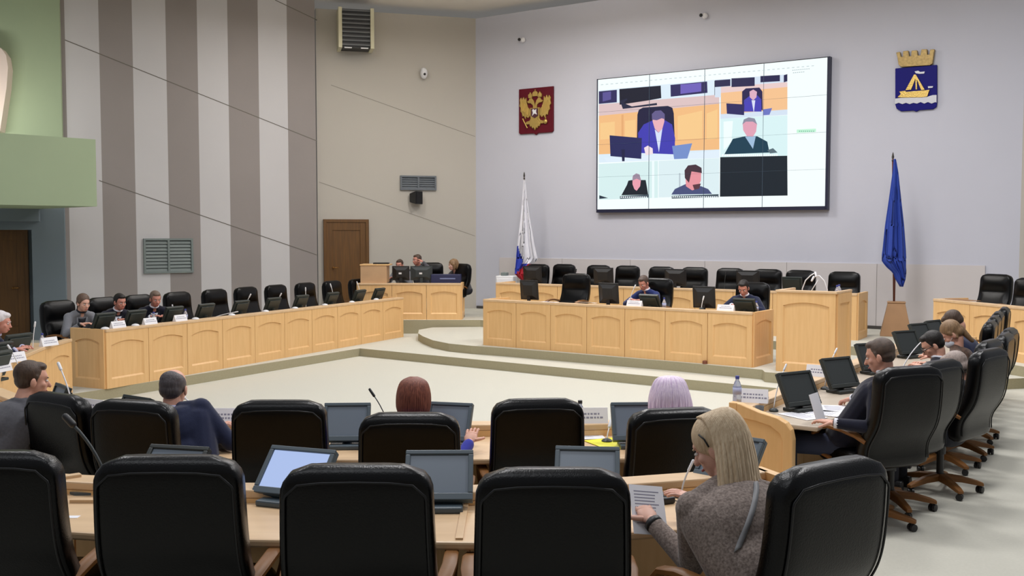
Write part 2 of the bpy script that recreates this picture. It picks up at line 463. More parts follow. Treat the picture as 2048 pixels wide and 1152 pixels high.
m = MB(); pts_ = [on_plane(x, y, G2A + n2 * .4, n2) for x, y in ((-60, 80), (2, 96), (12, 110), (16, 135), (13, 175), (7, 215), (0, 262), (-60, 262))]
m.prism([((p_ - G2A).dot(d2), p_.z) for p_ in pts_], G2A, d2, V(0, 0, 1), n2, 0, .4)
tag(m.build('trim_8', nmat('painted_pinkish_glow', rgb(226, 208, 196), .6)), kind='structure')  # added fin; a pinkish glow is put into its shape and colour
# ================================================================== WALL FIXTURES
def grille(px0, px1, py0, py1, o, d, n, label, mat_frame, slat_n=9, split=True):
    a = on_plane(px0, py0, o, n); b = on_plane(px1, py1, o, n)
    x0 = (a - o).dot(d); x1 = (b - o).dot(d); z1 = a.z; z0 = b.z
    c = o + d * ((x0 + x1) / 2) + V(0, 0, z0)
    t = thing('ventilation_grille', label, 'vent', c, 0)
    w = (x1 - x0) / 2; h = z1 - z0; fr = 0.04
    f = MB()
    for (p, q, r_, s_) in ((-w, w, 0, fr), (-w, w, h - fr, h), (-w, -w + fr, fr, h - fr), (w - fr, w, fr, h - fr)) + (((-fr / 2, fr / 2, fr, h - fr),) if split else ()):
        f.prism([(p, r_), (q, r_), (q, s_), (p, s_)], (0, 0, 0), d, V(0, 0, 1), n, 0, 0.05)
    f.build('frame', mat_frame, t)
    k = MB(); k.prism([(-w + .01, .01), (w - .01, .01), (w - .01, h - .01), (-w + .01, h - .01)], (0, 0, 0), d, V(0, 0, 1), n, 0.002, 0.006)
    k.build('backing', nmat('grille_backing', rgb(70, 76, 76), 0.8), t)
    s_ = MB(); step = (h - 2 * fr) / slat_n
    for i in range(slat_n):
        z = fr + i * step
        s_.add([Vector((0, 0, 0)) + d * sx * (w - fr) + n * dn + V(0, 0, zz) for sx, dn, zz in ((-1, .035, z), (1, .035, z), (1, .012, z + step * .8), (-1, .012, z + step * .8))] +
               [Vector((0, 0, 0)) + d * sx * (w - fr) + n * dn + V(0, 0, zz) for sx, dn, zz in ((-1, .031, z - .003), (1, .031, z - .003), (1, .008, z + step * .8 - .003), (-1, .008, z + step * .8 - .003))],
               [(0, 1, 2, 3), (7, 6, 5, 4), (0, 4, 5, 1), (1, 5, 6, 2), (2, 6, 7, 3), (3, 7, 4, 0)])
    s_.build('louvres', mat_frame, t)
    return t
grille(286, 386, 477, 545, SL, sd, sn, 'large grey-green two-part louvred vent low on the striped wall', GRILLE)
grille(800, 872, 351, 381, ML, md, mn, 'small dark grey louvred vent on the plain wall above a black speaker', nmat('slate_grille', rgb(98, 104, 110), 0.6), 5)

# radiant heater / louvred box high up
p = on_plane(708, 66, ML, mn)
t = thing('ceiling_speaker', 'black louvred box with cream side cheeks hung high on the plain wall', 'wall unit', p + mn * 0.02, math.atan2(md.y, md.x) - 0.05)
w, h = 0.38, 0.42
m = MB(); m.box(-w + .07, w - .07, -0.5, -0.02, -h, h); m.build('housing', PLASTIC, t, bevel=.005)
for s_ in (-1, 1):
    m = MB(); m.box(s_ * (w - .03) - .04, s_ * (w - .03) + .04, -0.58, 0, -h - .02, h + .02); m.build('side_cheek', CREAM, t, bevel=.006)
m = MB()
for k in range(9):
    z = -h + .04 + k * 2 * h / 9
    m.box(-w + .075, w - .075, -0.54, -0.50, z, z + .035)
m.build('louvres', nmat('dull_steel_louvre', rgb(96, 98, 100), 0.5), t)
for q in (-.18, .18):
    m = MB(); m.box(q - .08, q + .08, -.55, -.5, -h - .02, -h + .0); m.build('light_strip', WHITEPL, t)

p = on_plane(846, 148, ML, mn)
t = thing('security_camera', 'white dome security camera on the plain wall left of the corner', 'camera', p, math.atan2(md.y, md.x))
m = MB(); m.box(-.05, .05, -.04, 0, -.02, .12); m.build('bracket', WHITEPL, t, bevel=.01)
m = MB(); m.ell((0, -.1, 0), (.085, .1, .13)); m.build('body', WHITEPL, t, smooth=True)
m = MB(); m.ell((0, -.185, -.03), (.03, .03, .03)); m.build('lens', PLASTIC, t, smooth=True)
for (px, py, lb) in ((1046, 81, 'small white sensor on the back wall above the red plaque'), (1409, 33, 'small white sensor on the back wall above the big video wall')):
    p = on_plane(px, py, CORNER, WN)
    t = thing('wall_sensor', lb, 'sensor', p, -WD)
    m = MB(); m.ell((.03, -.05, 0), (.06, .06, .06)); m.build('body', WHITEPL, t, smooth=True)
    m = MB(); m.ell((-.03, -.11, 0.01), (.035, .03, .035)); m.build('lens', PLASTIC, t, smooth=True)
p = on_plane(828, 396, ML, mn)
t = thing('wall_speaker', 'small black speaker angled on a bracket under the plain wall vent', 'speaker', p + mn * .14, math.atan2(md.y, md.x) + .7)
m = MB(); m.loft([[V(-.13, -.12, -.15), V(.13, -.12, -.15), V(.13, -.12, .15), V(-.13, -.12, .15)], [V(-.06, .12, -.1), V(.06, .12, -.1), V(.06, .12, .1), V(-.06, .12, .1)]])
m.build('cabinet', PLASTIC, t, bevel=.01)
m = MB(); m.box(-.11, .11, -.13, -.12, -.13, .13); m.build('grille', LEATHER2, t)
m = MB(); m.tube([(0, .1, 0), (.05, .2, .04)], .02); m.build('bracket', PLASTIC, t)

# ------------------------------------------------------------------ video wall
def bw(px, py, off=0.0):
    return on_plane(px, py, CORNER + WN * off, WN)
OFF = 0.12
A = bw(1193, 158, OFF); Bp = bw(1652, 117, OFF); Cc = bw(1197, 418, OFF); D = bw(1653, 413, OFF)
x0 = ((A + Cc) / 2 - CORNER).dot(WB); x1 = ((Bp + D) / 2 - CORNER).dot(WB)
z1 = (A.z + Bp.z) / 2; z0 = (Cc.z + D.z) / 2
scr = thing('video_wall', 'large lit video wall showing a conference call with four video pictures', 'screen', CORNER + WB * ((x0 + x1) / 2) + V(0, 0, z0), -WD)
W_ = (x1 - x0) / 2; H_ = z1 - z0
m = MB(); m.box(-W_ - .015, W_ + .015, -.11, -.003, -.02, H_ + .015); m.build('housing', PLASTIC, scr)
def scr_uv(px, py):
    q = bw(px, py, OFF); return ((q - CORNER).dot(WB) - (x0 + x1) / 2, q.z - z0)
SC = {}
def sm(r, g, b, s=1.0):
    k = 'screen_light_%d_%d_%d' % (r, g, b)
    return emission(k, rgb(r, g, b), s)
layers = []
def spoly(pts, col, raw=False):
    layers.append(([p if raw else scr_uv(*p) for p in pts], col))
def srect(x0_, y0_, x1_, y1_, col, sl=None):
    """rectangle on the screen given by its left/right pixels and its left-edge heights"""
    u0, v0 = scr_uv(x0_, y0_); u1, v1 = scr_uv(x0_, y1_)
    u2, _ = scr_uv(x1_, y0_)
    layers.append(([(u0, v1), (u2, v1), (u2, v0), (u0, v0)], col))
WHITE = (246, 255, 255)
layers.append(([(-W_, 0), (W_, 0), (W_, H_), (-W_, H_)], WHITE))
# big picture of the chairman
PXC = lambda x: x
big = [(1197, 180), (1437, 160), (1440, 317), (1197, 325)]
def zs(x, y):  # from a 3.6x detail view with origin 1180,110
    return (1180 + x / 3.6, 110 + y / 3.6)
def zr(x, y):  # from a 3.49x detail view with origin 1420,100
    return (1420 + x / 3.49, 100 + y / 3.49)
spoly([zs(62, 255), zs(930, 175), zs(930, 740), zs(62, 775)], (222, 238, 250))
spoly([zs(62, 355), zs(930, 285), zs(930, 350), zs(62, 438)], (222, 196, 196))
spoly([zs(62, 438), zs(930, 350), zs(930, 680), zs(62, 715)], (244, 190, 132))
for (a, b) in ((62, 185), (240, 335), (620, 815), (828, 925)):
    ya = 490 - (a - 62) * .09; yb = 490 - (b - 62) * .09
    spoly([zs(a + 10, ya), zs(b - 8, yb - 22 if a > 600 else yb), zs(b - 8, 600), zs(a + 10, 610)], (248, 204, 142))
spoly([zs(225, 430), zs(240, 428), zs(240, 700), zs(225, 700)], (232, 172, 116))
spoly([zs(62, 262), zs(192, 250), zs(192, 340), zs(62, 352)], (48, 44, 92))
spoly([zs(90, 270), zs(150, 262), zs(150, 320), zs(90, 335)], (92, 84, 150))
spoly([zs(210, 245), zs(508, 220), zs(512, 310), zs(430, 325), (zs(212, 358))], (22, 24, 44))
spoly([zs(578, 215), zs(842, 190), zs(845, 272), zs(580, 300)], (44, 38, 90))
spoly([zs(650, 212), zs(800, 200), zs(800, 262), zs(650, 280)], (110, 96, 186))
spoly([zs(895, 185), zs(930, 180), zs(930, 265), zs(895, 290)], (24, 24, 50))
spoly([zs(215, 330), zs(265, 312), zs(268, 322), zs(240, 345), zs(300, 370), zs(480, 345), zs(482, 360), zs(235, 388)], (36, 40, 66))
spoly([zs(335, 700), zs(340, 430), zs(350, 395), zs(380, 378), zs(560, 366), zs(592, 380), zs(602, 420), zs(612, 690)], (30, 28, 62))
spoly([zs(348, 705), zs(345, 560), zs(385, 500), zs(450, 470), zs(540, 470), zs(590, 500), zs(612, 600), zs(606, 715)], (66, 62, 178))
spoly([zs(450, 480), zs(448, 430), zs(470, 405), zs(510, 402), zs(535, 425), zs(534, 480), zs(520, 530), zs(492, 558), zs(465, 530)], (236, 178, 188))
spoly([zs(446, 465), zs(444, 425), zs(468, 402), zs(510, 398), zs(537, 425), zs(537, 462), zs(515, 455), zs(480, 470)], (100, 92, 140))
spoly([zs(465, 535), zs(492, 560), zs(520, 530), zs(495, 700)], (216, 226, 250))
spoly([zs(388, 668), zs(415, 652), zs(450, 672), zs(452, 712), zs(400, 722)], (244, 226, 232))
spoly([zs(100, 740), zs(600, 715), zs(900, 690), zs(930, 690), zs(930, 738), zs(120, 770)], (226, 240, 252))
spoly([zs(140, 578), zs(372, 598), zs(368, 748), zs(146, 728)], (40, 42, 92))
spoly([zs(225, 680), zs(250, 680), zs(248, 765), zs(230, 765)], (30, 32, 70))
spoly([zs(590, 655), zs(735, 635), zs(700, 745), zs(605, 750)], (118, 144, 204))
# lower left pictures
spoly([zs(62, 785), zs(488, 762), zs(488, 1028), zs(62, 1042)], (216, 240, 240))
spoly([zs(445, 765), zs(462, 764), zs(462, 1028), zs(445, 1030)], (240, 252, 255))
spoly([zs(225, 1010), zs(265, 935), zs(275, 905), zs(300, 900), zs(400, 900), zs(408, 945), zs(418, 1005)], (28, 34, 44))
spoly([zs(305, 930), zs(305, 880), zs(330, 855), zs(355, 862), zs(366, 895), zs(360, 945), zs(335, 978), zs(318, 965)], (236, 160, 176))
spoly([zs(304, 905), zs(308, 868), zs(332, 852), zs(356, 860), zs(366, 905), (zs(335, 890))], (158, 140, 160))
spoly([zs(66, 1010), zs(130, 1030), zs(66, 1036)], (44, 56, 70))
spoly([zs(494, 762), zs(930, 742), zs(930, 1012), zs(494, 1026)], (222, 240, 244))
spoly([zs(640, 850), zs(650, 850), zs(650, 1010), zs(640, 1012)], (186, 200, 208))
spoly([zs(585, 1005), zs(610, 965), zs(690, 928), zs(800, 945), zs(850, 965), zs(878, 1000)], (74, 82, 124))
spoly([zs(690, 945), zs(685, 850), zs(710, 800), zs(770, 795), zs(800, 830), zs(798, 905), zs(772, 962), zs(735, 975)], (232, 150, 160))
spoly([zs(682, 885), zs(680, 830), zs(705, 795), zs(760, 788), zs(802, 812), zs(805, 850), zs(730, 838), zs(712, 920)], (70, 50, 62))
spoly([zs(738, 935), zs(798, 925), zs(785, 962), zs(750, 970)], (92, 56, 66))
for (a, b, y) in ((215, 420, 1016), (588, 925, 1014)):
    spoly([zs(a, y), zs(b, y - 12), zs(b, y + 10), zs(a, y + 20)], (70, 84, 96))
    x = a + 6
    while x < b - 12:
        spoly([zs(x, y + 3), zs(x + 9, y + 2), zs(x + 8, y + 12), zs(x - 1, y + 13)], (238, 246, 250)); x += 15
# right column of pictures
spoly([zr(34, 208), zr(540, 170), zr(540, 452), zr(72, 480), zr(72, 330), zr(34, 330)], (214, 228, 244))
spoly([zr(76, 262), zr(540, 228), zr(540, 415), zr(76, 448)], (246, 196, 146))
spoly([zr(76, 258), zr(540, 224), zr(540, 258), zr(76, 300)], (234, 206, 204))
for (a, b, y0_, y1_) in ((34, 142, 208, 255), (150, 312, 194, 255), (352, 488, 178, 222), (515, 540, 172, 222)):
    spoly([zr(a, y0_ + 4), zr(b, y0_ - 4), zr(b, y1_ - 4), zr(a, y1_ + 4)], (40, 38, 78))
spoly([zr(224, 400), zr(224, 290), zr(250, 268), zr(345, 262), zr(366, 290), zr(368, 420)], (40, 34, 80))
spoly([zr(234, 430), zr(238, 350), zr(280, 318), zr(330, 316), zr(358, 345), zr(360, 430)], (72, 66, 182))
spoly([zr(278, 330), zr(276, 290), zr(302, 276), zr(328, 292), zr(324, 330), zr(302, 352)], (222, 176, 196))
spoly([zr(290, 350), zr(316, 350), zr(306, 440)], (220, 226, 248))
spoly([zr(114, 372), zr(240, 380), zr(238, 455), zr(118, 445)], (44, 40, 96))
spoly([zr(368, 415), zr(434, 405), zr(415, 452), zr(374, 455)], (110, 120, 196))
spoly([zr(72, 480), zr(540, 455), zr(540, 738), zr(72, 748)], (218, 244, 246))
spoly([zr(95, 500), zr(160, 495), zr(150, 640), zr(95, 700)], (242, 255, 255))
spoly([zr(100, 728), zr(160, 620), zr(245, 602), zr(330, 602), zr(400, 640), zr(416, 716)], (24, 62, 82))
spoly([zr(245, 605), zr(320, 600), zr(300, 690)], (160, 190, 220))
spoly([zr(232, 560), zr(228, 510), zr(262, 478), zr(308, 482), (zr(328, 520)), zr(322, 570), zr(300, 605), zr(258, 602)], (226, 164, 184))
spoly([zr(226, 520), zr(236, 485), zr(270, 470), zr(312, 478), zr(330, 520), zr(300, 500), zr(250, 500)], (140, 140, 160))
spoly([zr(400, 700), zr(440, 685), zr(472, 716), zr(420, 722)], (90, 110, 120))
x = 84
while x < 470:
    spoly([zr(x, 728), zr(x + 10, 727), zr(x + 9, 742), zr(x - 1, 744)], (250, 255, 255)); x += 15 + (4 if int(x) % 3 == 0 else 0)
spoly([zr(72, 748), zr(540, 738), zr(542, 1016), zr(70, 1024)], (24, 34, 44))
# side column and header text rows, too small to read
spoly([zr(606, 556), zr(740, 549), zr(740, 572), zr(606, 579)], (196, 246, 216))
x = 622
while x < 728:
    spoly([zr(x, 564), zr(x + 8, 563.5), zr(x + 8, 570), zr(x, 571)], (120, 180, 160)); x += 14
for (a, b, y) in ((575, 690, 140), (580, 660, 158)):
    x = a
    while x < b:
        yy = y - (x - a) * .09
        spoly([zr(x, yy), zr(x + 9, yy - .8), zr(x + 9, yy + 3), zr(x, yy + 4)], (150, 170, 176)); x += 14
for k in range(44):
    x = 1202 + k * 9.8; y = 167 - (x - 1202) * .0893 + 2
    spoly([(x, y), (x + 5, y - .4), (x + 5, y + 1), (x, y + 1.4)], (196, 210, 214))
mats = []; order = []
m = MB()
for i, (pl, col) in enumerate(layers):
    if col not in order: order.append(col); mats.append(sm(*col, s=1.0))
    m.mi = order.index(col); y = -.1105 - i * 0.00012
    m.add([(u, y, v) for u, v in pl], [tuple(range(len(pl)))])
m.build('picture', mats, scr)
m = MB()
for k in (1, 2, 3):
    u = -W_ + k * 2 * W_ / 4; m.box(u - .003, u + .003, -.1265, -.11, 0, H_)
    v = k * H_ / 4; m.box(-W_, W_, -.1265, -.11, v - .0012, v + .0012)
m.build('panel_joints', nmat('panel_joint', rgb(70, 90, 110), 0.5), scr)
m = MB(); m.box(-W_ - .015, W_ + .015, -.127, -.003, -.07, -.001); m.box(W_, W_ + .05, -.127, -.003, -.07, H_ + .015); m.box(-W_ - .02, -W_, -.127, -.003, -.07, H_ + .015)
m.build('bezel', nmat('navy_bezel', rgb(28, 30, 56), 0.4), scr)

# ------------------------------------------------------------------ red plaque with the two-headed eagle
def flatset(px, py):   # frame on the back wall around a centre pixel
    c = bw(px, py, 0.0); return c
c = flatset(1074, 221)
pl = thing('eagle_plaque', 'maroon plaque with a gold two-headed eagle on the back wall', 'coat of arms', c, -WD)
def loc(px, py):
    q = bw(px, py, 0.0); return ((q - c).dot(WB), q.z - c.z)
l, b_ = loc(1040, 269); r_, t_ = loc(1108.5, 172)
l2, t2 = loc(1040, 180)
w = (r_ - l); h = t2 - b_
h = (t2 - b_ + (t_ - loc(1108.5, 264.5)[1])) / 2
def E(u, v): return (l + u * w, b_ + h - v * h)
m = MB(); X3, Z3, N3 = V(1, 0, 0), V(0, 0, 1), V(0, -1, 0)
m.prism([E(0, 0), E(1, 0), E(1, .97), E(.96, 1), E(.56, 1), E(.5, 1.04), E(.44, 1), E(.04, 1), E(0, .97)], (0, 0, 0), X3, Z3, N3, 0, .05)
m.build('shield', MAROON, pl, bevel=.008)
e = MB()
def mir(p): return [(1 - u, v) for u, v in p]
wing = [(.05, .24), (.09, .19), (.12, .25), (.16, .18), (.2, .25), (.24, .2), (.25, .3), (.29, .42), (.35, .47), (.36, .6), (.30, .66), (.24, .62), (.22, .68), (.17, .60), (.13, .62), (.11, .53), (.07, .5), (.08, .42), (.04, .38), (.06, .31)]
neck = [(.46, .5), (.44, .38), (.38, .34), (.30, .33), (.27, .29), (.33, .27), (.34, .23), (.40, .22), (.46, .28), (.5, .38), (.5, .5)]
crown = [(.31, .22), (.30, .15), (.34, .12), (.36, .09), (.38, .12), (.42, .16), (.41, .22)]
bigcrown = [(.43, .19), (.42, .12), (.46, .08), (.49, .08), (.49, .04), (.51, .04), (.51, .08), (.54, .08), (.58, .12), (.57, .19)]
bodyp = [(.36, .44), (.64, .44), (.63, .66), (.56, .75), (.44, .75), (.37, .66)]
tail = [(.44, .70), (.56, .70), (.66, .80), (.63, .86), (.60, .84), (.57, .90), (.54, .87), (.5, .94), (.46, .87), (.43, .90), (.40, .84), (.37, .86), (.34, .80)]
leg = [(.40, .64), (.34, .72), (.24, .74), (.22, .79), (.28, .80), (.36, .79), (.44, .72)]
for i, pg in enumerate((wing, mir(wing), neck, mir(neck), crown, mir(crown), bigcrown, bodyp, tail, leg, mir(leg))):
    e.prism([E(*q) for q in pg], (0, 0, 0), X3, Z3, N3, .05, .085 + .004 * (i % 3))
for i in range(5):
    for s_ in (0, 1):
        a = (.10 + .045 * i, .27 + .03 * i); b2 = (.13 + .04 * i, .5 + .025 * i)
        if s_: a = (1 - a[0], a[1]); b2 = (1 - b2[0], b2[1])
        A1 = E(*a); B1 = E(*b2); e.tube([(A1[0], -.09, A1[1]), (B1[0], -.09, B1[1])], .009, 6)
A1 = E(.13, .66); B1 = E(.27, .88); e.tube([(A1[0], -.07, A1[1]), (B1[0], -.07, B1[1])], .016, 8)
A1 = E(.8, .76); e.ell((A1[0], -.08, A1[1]), (.055, .03, .055))
A1 = E(.8, .68); e.box(A1[0] - .008, A1[0] + .008, -.08, -.05, A1[1] - .04, A1[1] + .04)
e.build('eagle', GOLD, pl, bevel=.006)
m = MB(); m.prism([E(.40, .46), E(.60, .46), E(.60, .62), E(.5, .67), E(.40, .62)], (0, 0, 0), X3, Z3, N3, .08, .105)
m.build('heart_shield', nmat('dark_red_grey', rgb(80, 40, 50), 0.4), pl)
m = MB(); m.prism([E(.44, .50), E(.47, .47), E(.5, .5), (E(.56, .48)), E(.55, .54), E(.58, .6), E(.5, .57), E(.44, .62), E(.46, .55)], (0, 0, 0), X3, Z3, N3, .10, .115)
m.build('rider', WHITEPL, pl)

# ------------------------------------------------------------------ city coat of arms with the ship
c = flatset(1833, 160)
pl = thing('ship_coat_of_arms', 'blue shield with a gold ship under a gold wall crown', 'coat of arms', c, -WD)
def Z(x, y):    # 3.84x detail view with origin 1700,60
    q = bw(1700 + x / 3.84, 60 + y / 3.84, 0.0); return ((q - c).dot(WB), q.z - c.z)
m = MB(); m.prism([Z(352, 298), Z(672, 270), Z(672, 560), Z(668, 592), Z(640, 610), Z(535, 617), Z(512, 630), Z(490, 620), Z(395, 626), Z(362, 606), Z(352, 575)], (0, 0, 0), X3, Z3, N3, 0, .05)
m.build('shield', NAVYBLUE, pl, bevel=.008)
m = MB(); m.prism([Z(362, 178), Z(390, 172), Z(400, 210), Z(415, 208), Z(415, 168), Z(455, 163), Z(462, 206), Z(478, 204), Z(480, 163), Z(522, 160), Z(528, 200), Z(548, 198), Z(556, 154), Z(598, 152), Z(600, 194), Z(616, 192), Z(624, 154), Z(656, 152), Z(640, 262), Z(620, 275), Z(400, 288), Z(380, 270), Z(372, 215)], (0, 0, 0), X3, Z3, N3, 0.0, .08)
m.build('wall_crown', nmat('antique_gold', rgb(176, 148, 92), 0.45, metal=0.5, noise=.4, nscale=25), pl, bevel=.006)
m = MB()
m.prism([Z(385, 476), Z(430, 470), Z(440, 478), Z(590, 466), Z(618, 462), Z(600, 515), Z(560, 520), Z(400, 522), Z(372, 520), Z(398, 495)], (0, 0, 0), X3, Z3, N3, .05, .08)
m.prism([Z(498, 345), Z(512, 345), Z(580, 462), Z(552, 464), Z(520, 385), Z(522, 460), Z(510, 460), Z(508, 380), Z(476, 462), Z(432, 466)], (0, 0, 0), X3, Z3, N3, .05, .07)
m.build('ship', GOLD, pl, bevel=.003)
m = MB()
pts = [Z(352, 530), Z(400, 524), Z(600, 516), Z(640, 503), Z(670, 502), Z(670, 560)]
for k in range(6):
    x = 660 - k * 56; pts.append(Z(x, 556 + (x < 500) * 6)); pts.append(Z(x - 28, 568 + (x < 500) * 4))
pts.append(Z(352, 572))
m.prism(pts, (0, 0, 0), X3, Z3, N3, .05, .065)
m.build('waves', SILVER, pl)
m = MB(); m.prism([Z(502, 322), Z(530, 316), Z(545, 326), Z(580, 322), Z(575, 338), Z(540, 340), Z(512, 336)], (0, 0, 0), X3, Z3, N3, .05, .065)
m.build('pennant', SILVER, pl)
m = MB(); m.prism([Z(604, 436), Z(644, 434), Z(640, 446), Z(606, 450)], (0, 0, 0), X3, Z3, N3, .05, .065)
m.build('pennant', SILVER, pl)

# ------------------------------------------------------------------ flags
def flag(name, label, px_rows, Y, mats, pick, pole_top, pole_bot, stand=None, nu=26, amp=.035, polemat=None):
    """px_rows: (py, left, right) rows of the hanging cloth at plan distance Y"""
    base = on_y(*pole_bot, Y)
    t = thing(name, label, 'flag', (base.x, base.y, L3))
    rows = []
    N = 40
    for i in range(N + 1):
        y = px_rows[0][0] + (px_rows[-1][0] - px_rows[0][0]) * i / N
        for k in range(len(px_rows) - 1):
            if px_rows[k][0] <= y <= px_rows[k + 1][0] + 1e-6:
                q = (y - px_rows[k][0]) / (px_rows[k + 1][0] - px_rows[k][0]); break
        lx = px_rows[k][1] * (1 - q) + px_rows[k + 1][1] * q; rx = px_rows[k][2] * (1 - q) + px_rows[k + 1][2] * q
        row = []
        for j in range(nu + 1):
            u = j / nu
            p = on_y(lx + (rx - lx) * u, y, Y)
            a = amp * min(1, i / N * 1.6 + .15)
            p.y += a * math.sin(u * 13 + i * .02) + a * .4 * math.sin(u * 29 + 1)
            row.append(p)
        rows.append(row)
    vs = [p for r in rows for p in r]; vs2 = [p + V(0, .012, 0) for p in vs]
    m = MB(); n = nu + 1; K = len(vs)
    for i in range(N):
        for j in range(nu):
            m.mi = pick((j + .5) / nu, (i + .5) / N)
            a, b2, c2, d3 = i * n + j, i * n + j + 1, (i + 1) * n + j + 1, (i + 1) * n + j
            m.add([vs[a], vs[b2], vs[c2], vs[d3]], [(0, 1, 2, 3)])
    me_ = m
    o = me_.build('cloth', mats, t, smooth=True, world=True)
    bm = bmesh.new(); bm.from_mesh(o.data); bmesh.ops.remove_doubles(bm, verts=bm.verts[:], dist=1e-4); bm.to_mesh(o.data); bm.free()
    so = o.modifiers.new('solid', 'SOLIDIFY'); so.thickness = .008
    p = MB(); p.tube([on_y(*pole_top, Y) + V(0, .09, -.12), base + V(0, .09, 0)], .016, 10); 
    p.build('pole', polemat or nmat('mahogany_pole', rgb(96, 48, 36), 0.4), t, smooth=True, world=True)
    q = MB(); tp = on_y(*pole_top, Y) + V(0, .09, 0)
    q.lathe([(.001, .0), (.012, -.03), (.022, -.09), (.012, -.13), (.02, -.14), (.02, -.16)], tp, 10)
    q.build('finial', nmat('dark_metal', rgb(70, 66, 62), 0.35, metal=.6), t, world=True, smooth=True)
    if stand:
        s_ = MB(); hb, ht, hh = stand
        s_.loft([[V(-hb, -hb, 0), V(hb, -hb, 0), V(hb, hb, 0), V(-hb, hb, 0)], [V(-ht, -ht, hh), V(ht, -ht, hh), V(ht, ht, hh), V(-ht, ht, hh)]])
        s_.box(-ht - .01, ht + .01, -ht - .01, ht + .01, hh, hh + .02)
        so = s_.build('stand', nmat('walnut_stand', rgb(168, 128, 88), 0.5, noise=.15, nscale=4), t, bevel=.006)
        so.rotation_euler = (0, 0, -.35)
        s_ = MB(); s_.tube([(0, .09, hh), (0, .09, hh + .9)], .013, 8); s_.build('lower_pole', nmat('mahogany_pole', rgb(96, 48, 36), 0.4), t)
    return t
FW = nmat('white_flag_cloth', rgb(228, 228, 236), 0.8); FB = nmat('blue_flag_cloth', rgb(40, 60, 170), 0.8); FR = nmat('red_flag_cloth', rgb(190, 40, 55), 0.8)
def rus(u, v):
    y = 360 + 203 * v
    if y < 490: return 0
    if y < 530: return 1 if 38 * u < (y - 490) * .36 + 1 else 0
    return 2 if y > 530 + (18 - 24 * u) * 1.1 else 1
flag('tricolour_flag', 'white, blue and red flag hanging folded from a pole behind the back desk',
     [(360, 1047.5, 1050), (400, 1045, 1054), (440, 1041, 1060), (490, 1035, 1069), (520, 1032, 1076), (530, 1031, 1062), (536, 1030.5, 1054), (548, 1030, 1053), (556, 1038, 1052), (563, 1047, 1051)], 22.2, [FW, FB, FR], rus,
     (1048.5, 343), (1051, 612), polemat=nmat('grey_pole', rgb(120, 110, 104), .4), stand=(.2, .1, .4))
FLB = nmat('bright_blue_flag_cloth', rgb(38, 66, 160), 0.75)
flag('blue_flag', 'plain royal blue flag hanging in folds beside the blue shield wall',
     [(318, 1788.5, 1791), (345, 1786, 1796), (400, 1779, 1802), (450, 1772, 1808), (500, 1767, 1812), (521, 1764, 1813), (535, 1776, 1813), (545, 1788, 1813), (560, 1794, 1811), (573, 1802, 1804)], 17.35, [FLB], lambda u, v: 0,
     (1790, 303), (1792, 640), stand=(.26, .14, .57), amp=.035)

# ================================================================== DESKS
def panel_into(m, M, w, h, arch=True):
    g = 0.004; old = m.M; m.M = M
    m.box(g, w - g, -.03, 0, 0, h)
    st = min(.085, w * .14); br = .12; tr = .13; t = .02
    m.box(g, st, 0, t, 0, h); m.box(w - st, w - g, 0, t, 0, h)
    m.box(st, w - st, 0, t, 0, br)
    # top rail, arched below
    n = 8; z_side = h - tr - (.05 if arch else 0)
    for k in range(n):
        xa = st + (w - 2 * st) * k / n; xb = st + (w - 2 * st) * (k + 1) / n
        fa = 1 - (2 * k / n - 1) ** 2; fb = 1 - (2 * (k + 1) / n - 1) ** 2
        za = z_side + (.05 * fa if arch else 0); zb = z_side + (.05 * fb if arch else 0)
        m.add([(xa, 0, za), (xb, 0, zb), (xb, 0, h), (xa, 0, h), (xa, t, za), (xb, t, zb), (xb, t, h), (xa, t, h)],
              [(0, 3, 2, 1), (4, 5, 6, 7), (0, 1, 5, 4), (1, 2, 6, 5), (2, 3, 7, 6), (3, 0, 4, 7)])
    # chamfers around the recessed field
    ch = .022
    m.add([(st, t, br), (w - st, t, br), (w - st, 0, br + ch), (st, 0, br + ch), (st, 0, br), (w - st, 0, br)], [(0, 1, 2, 3), (0, 3, 4), (1, 5, 2)])
    m.add([(st, t, br), (st, t, z_side), (st + ch, 0, z_side), (st + ch, 0, br)], [(0, 1, 2, 3)])
    m.add([(w - st, t, br), (w - st, t, z_side), (w - st - ch, 0, z_side), (w - st - ch, 0, br)], [(3, 2, 1, 0)])
    m.M = old
def frame_at(a, b, z, left_is_back=True):
    a = Vector((a[0], a[1], 0)); b = Vector((b[0], b[1], 0)); d = (b - a).normalized()
    n = Vector((d.y, -d.x, 0))          # front normal: to the right of travel
    M = Matrix(((d.x, n.x, 0, a.x), (d.y, n.y, 0, a.y), (0, 0, 1, z), (0, 0, 0, 1)))
    return M
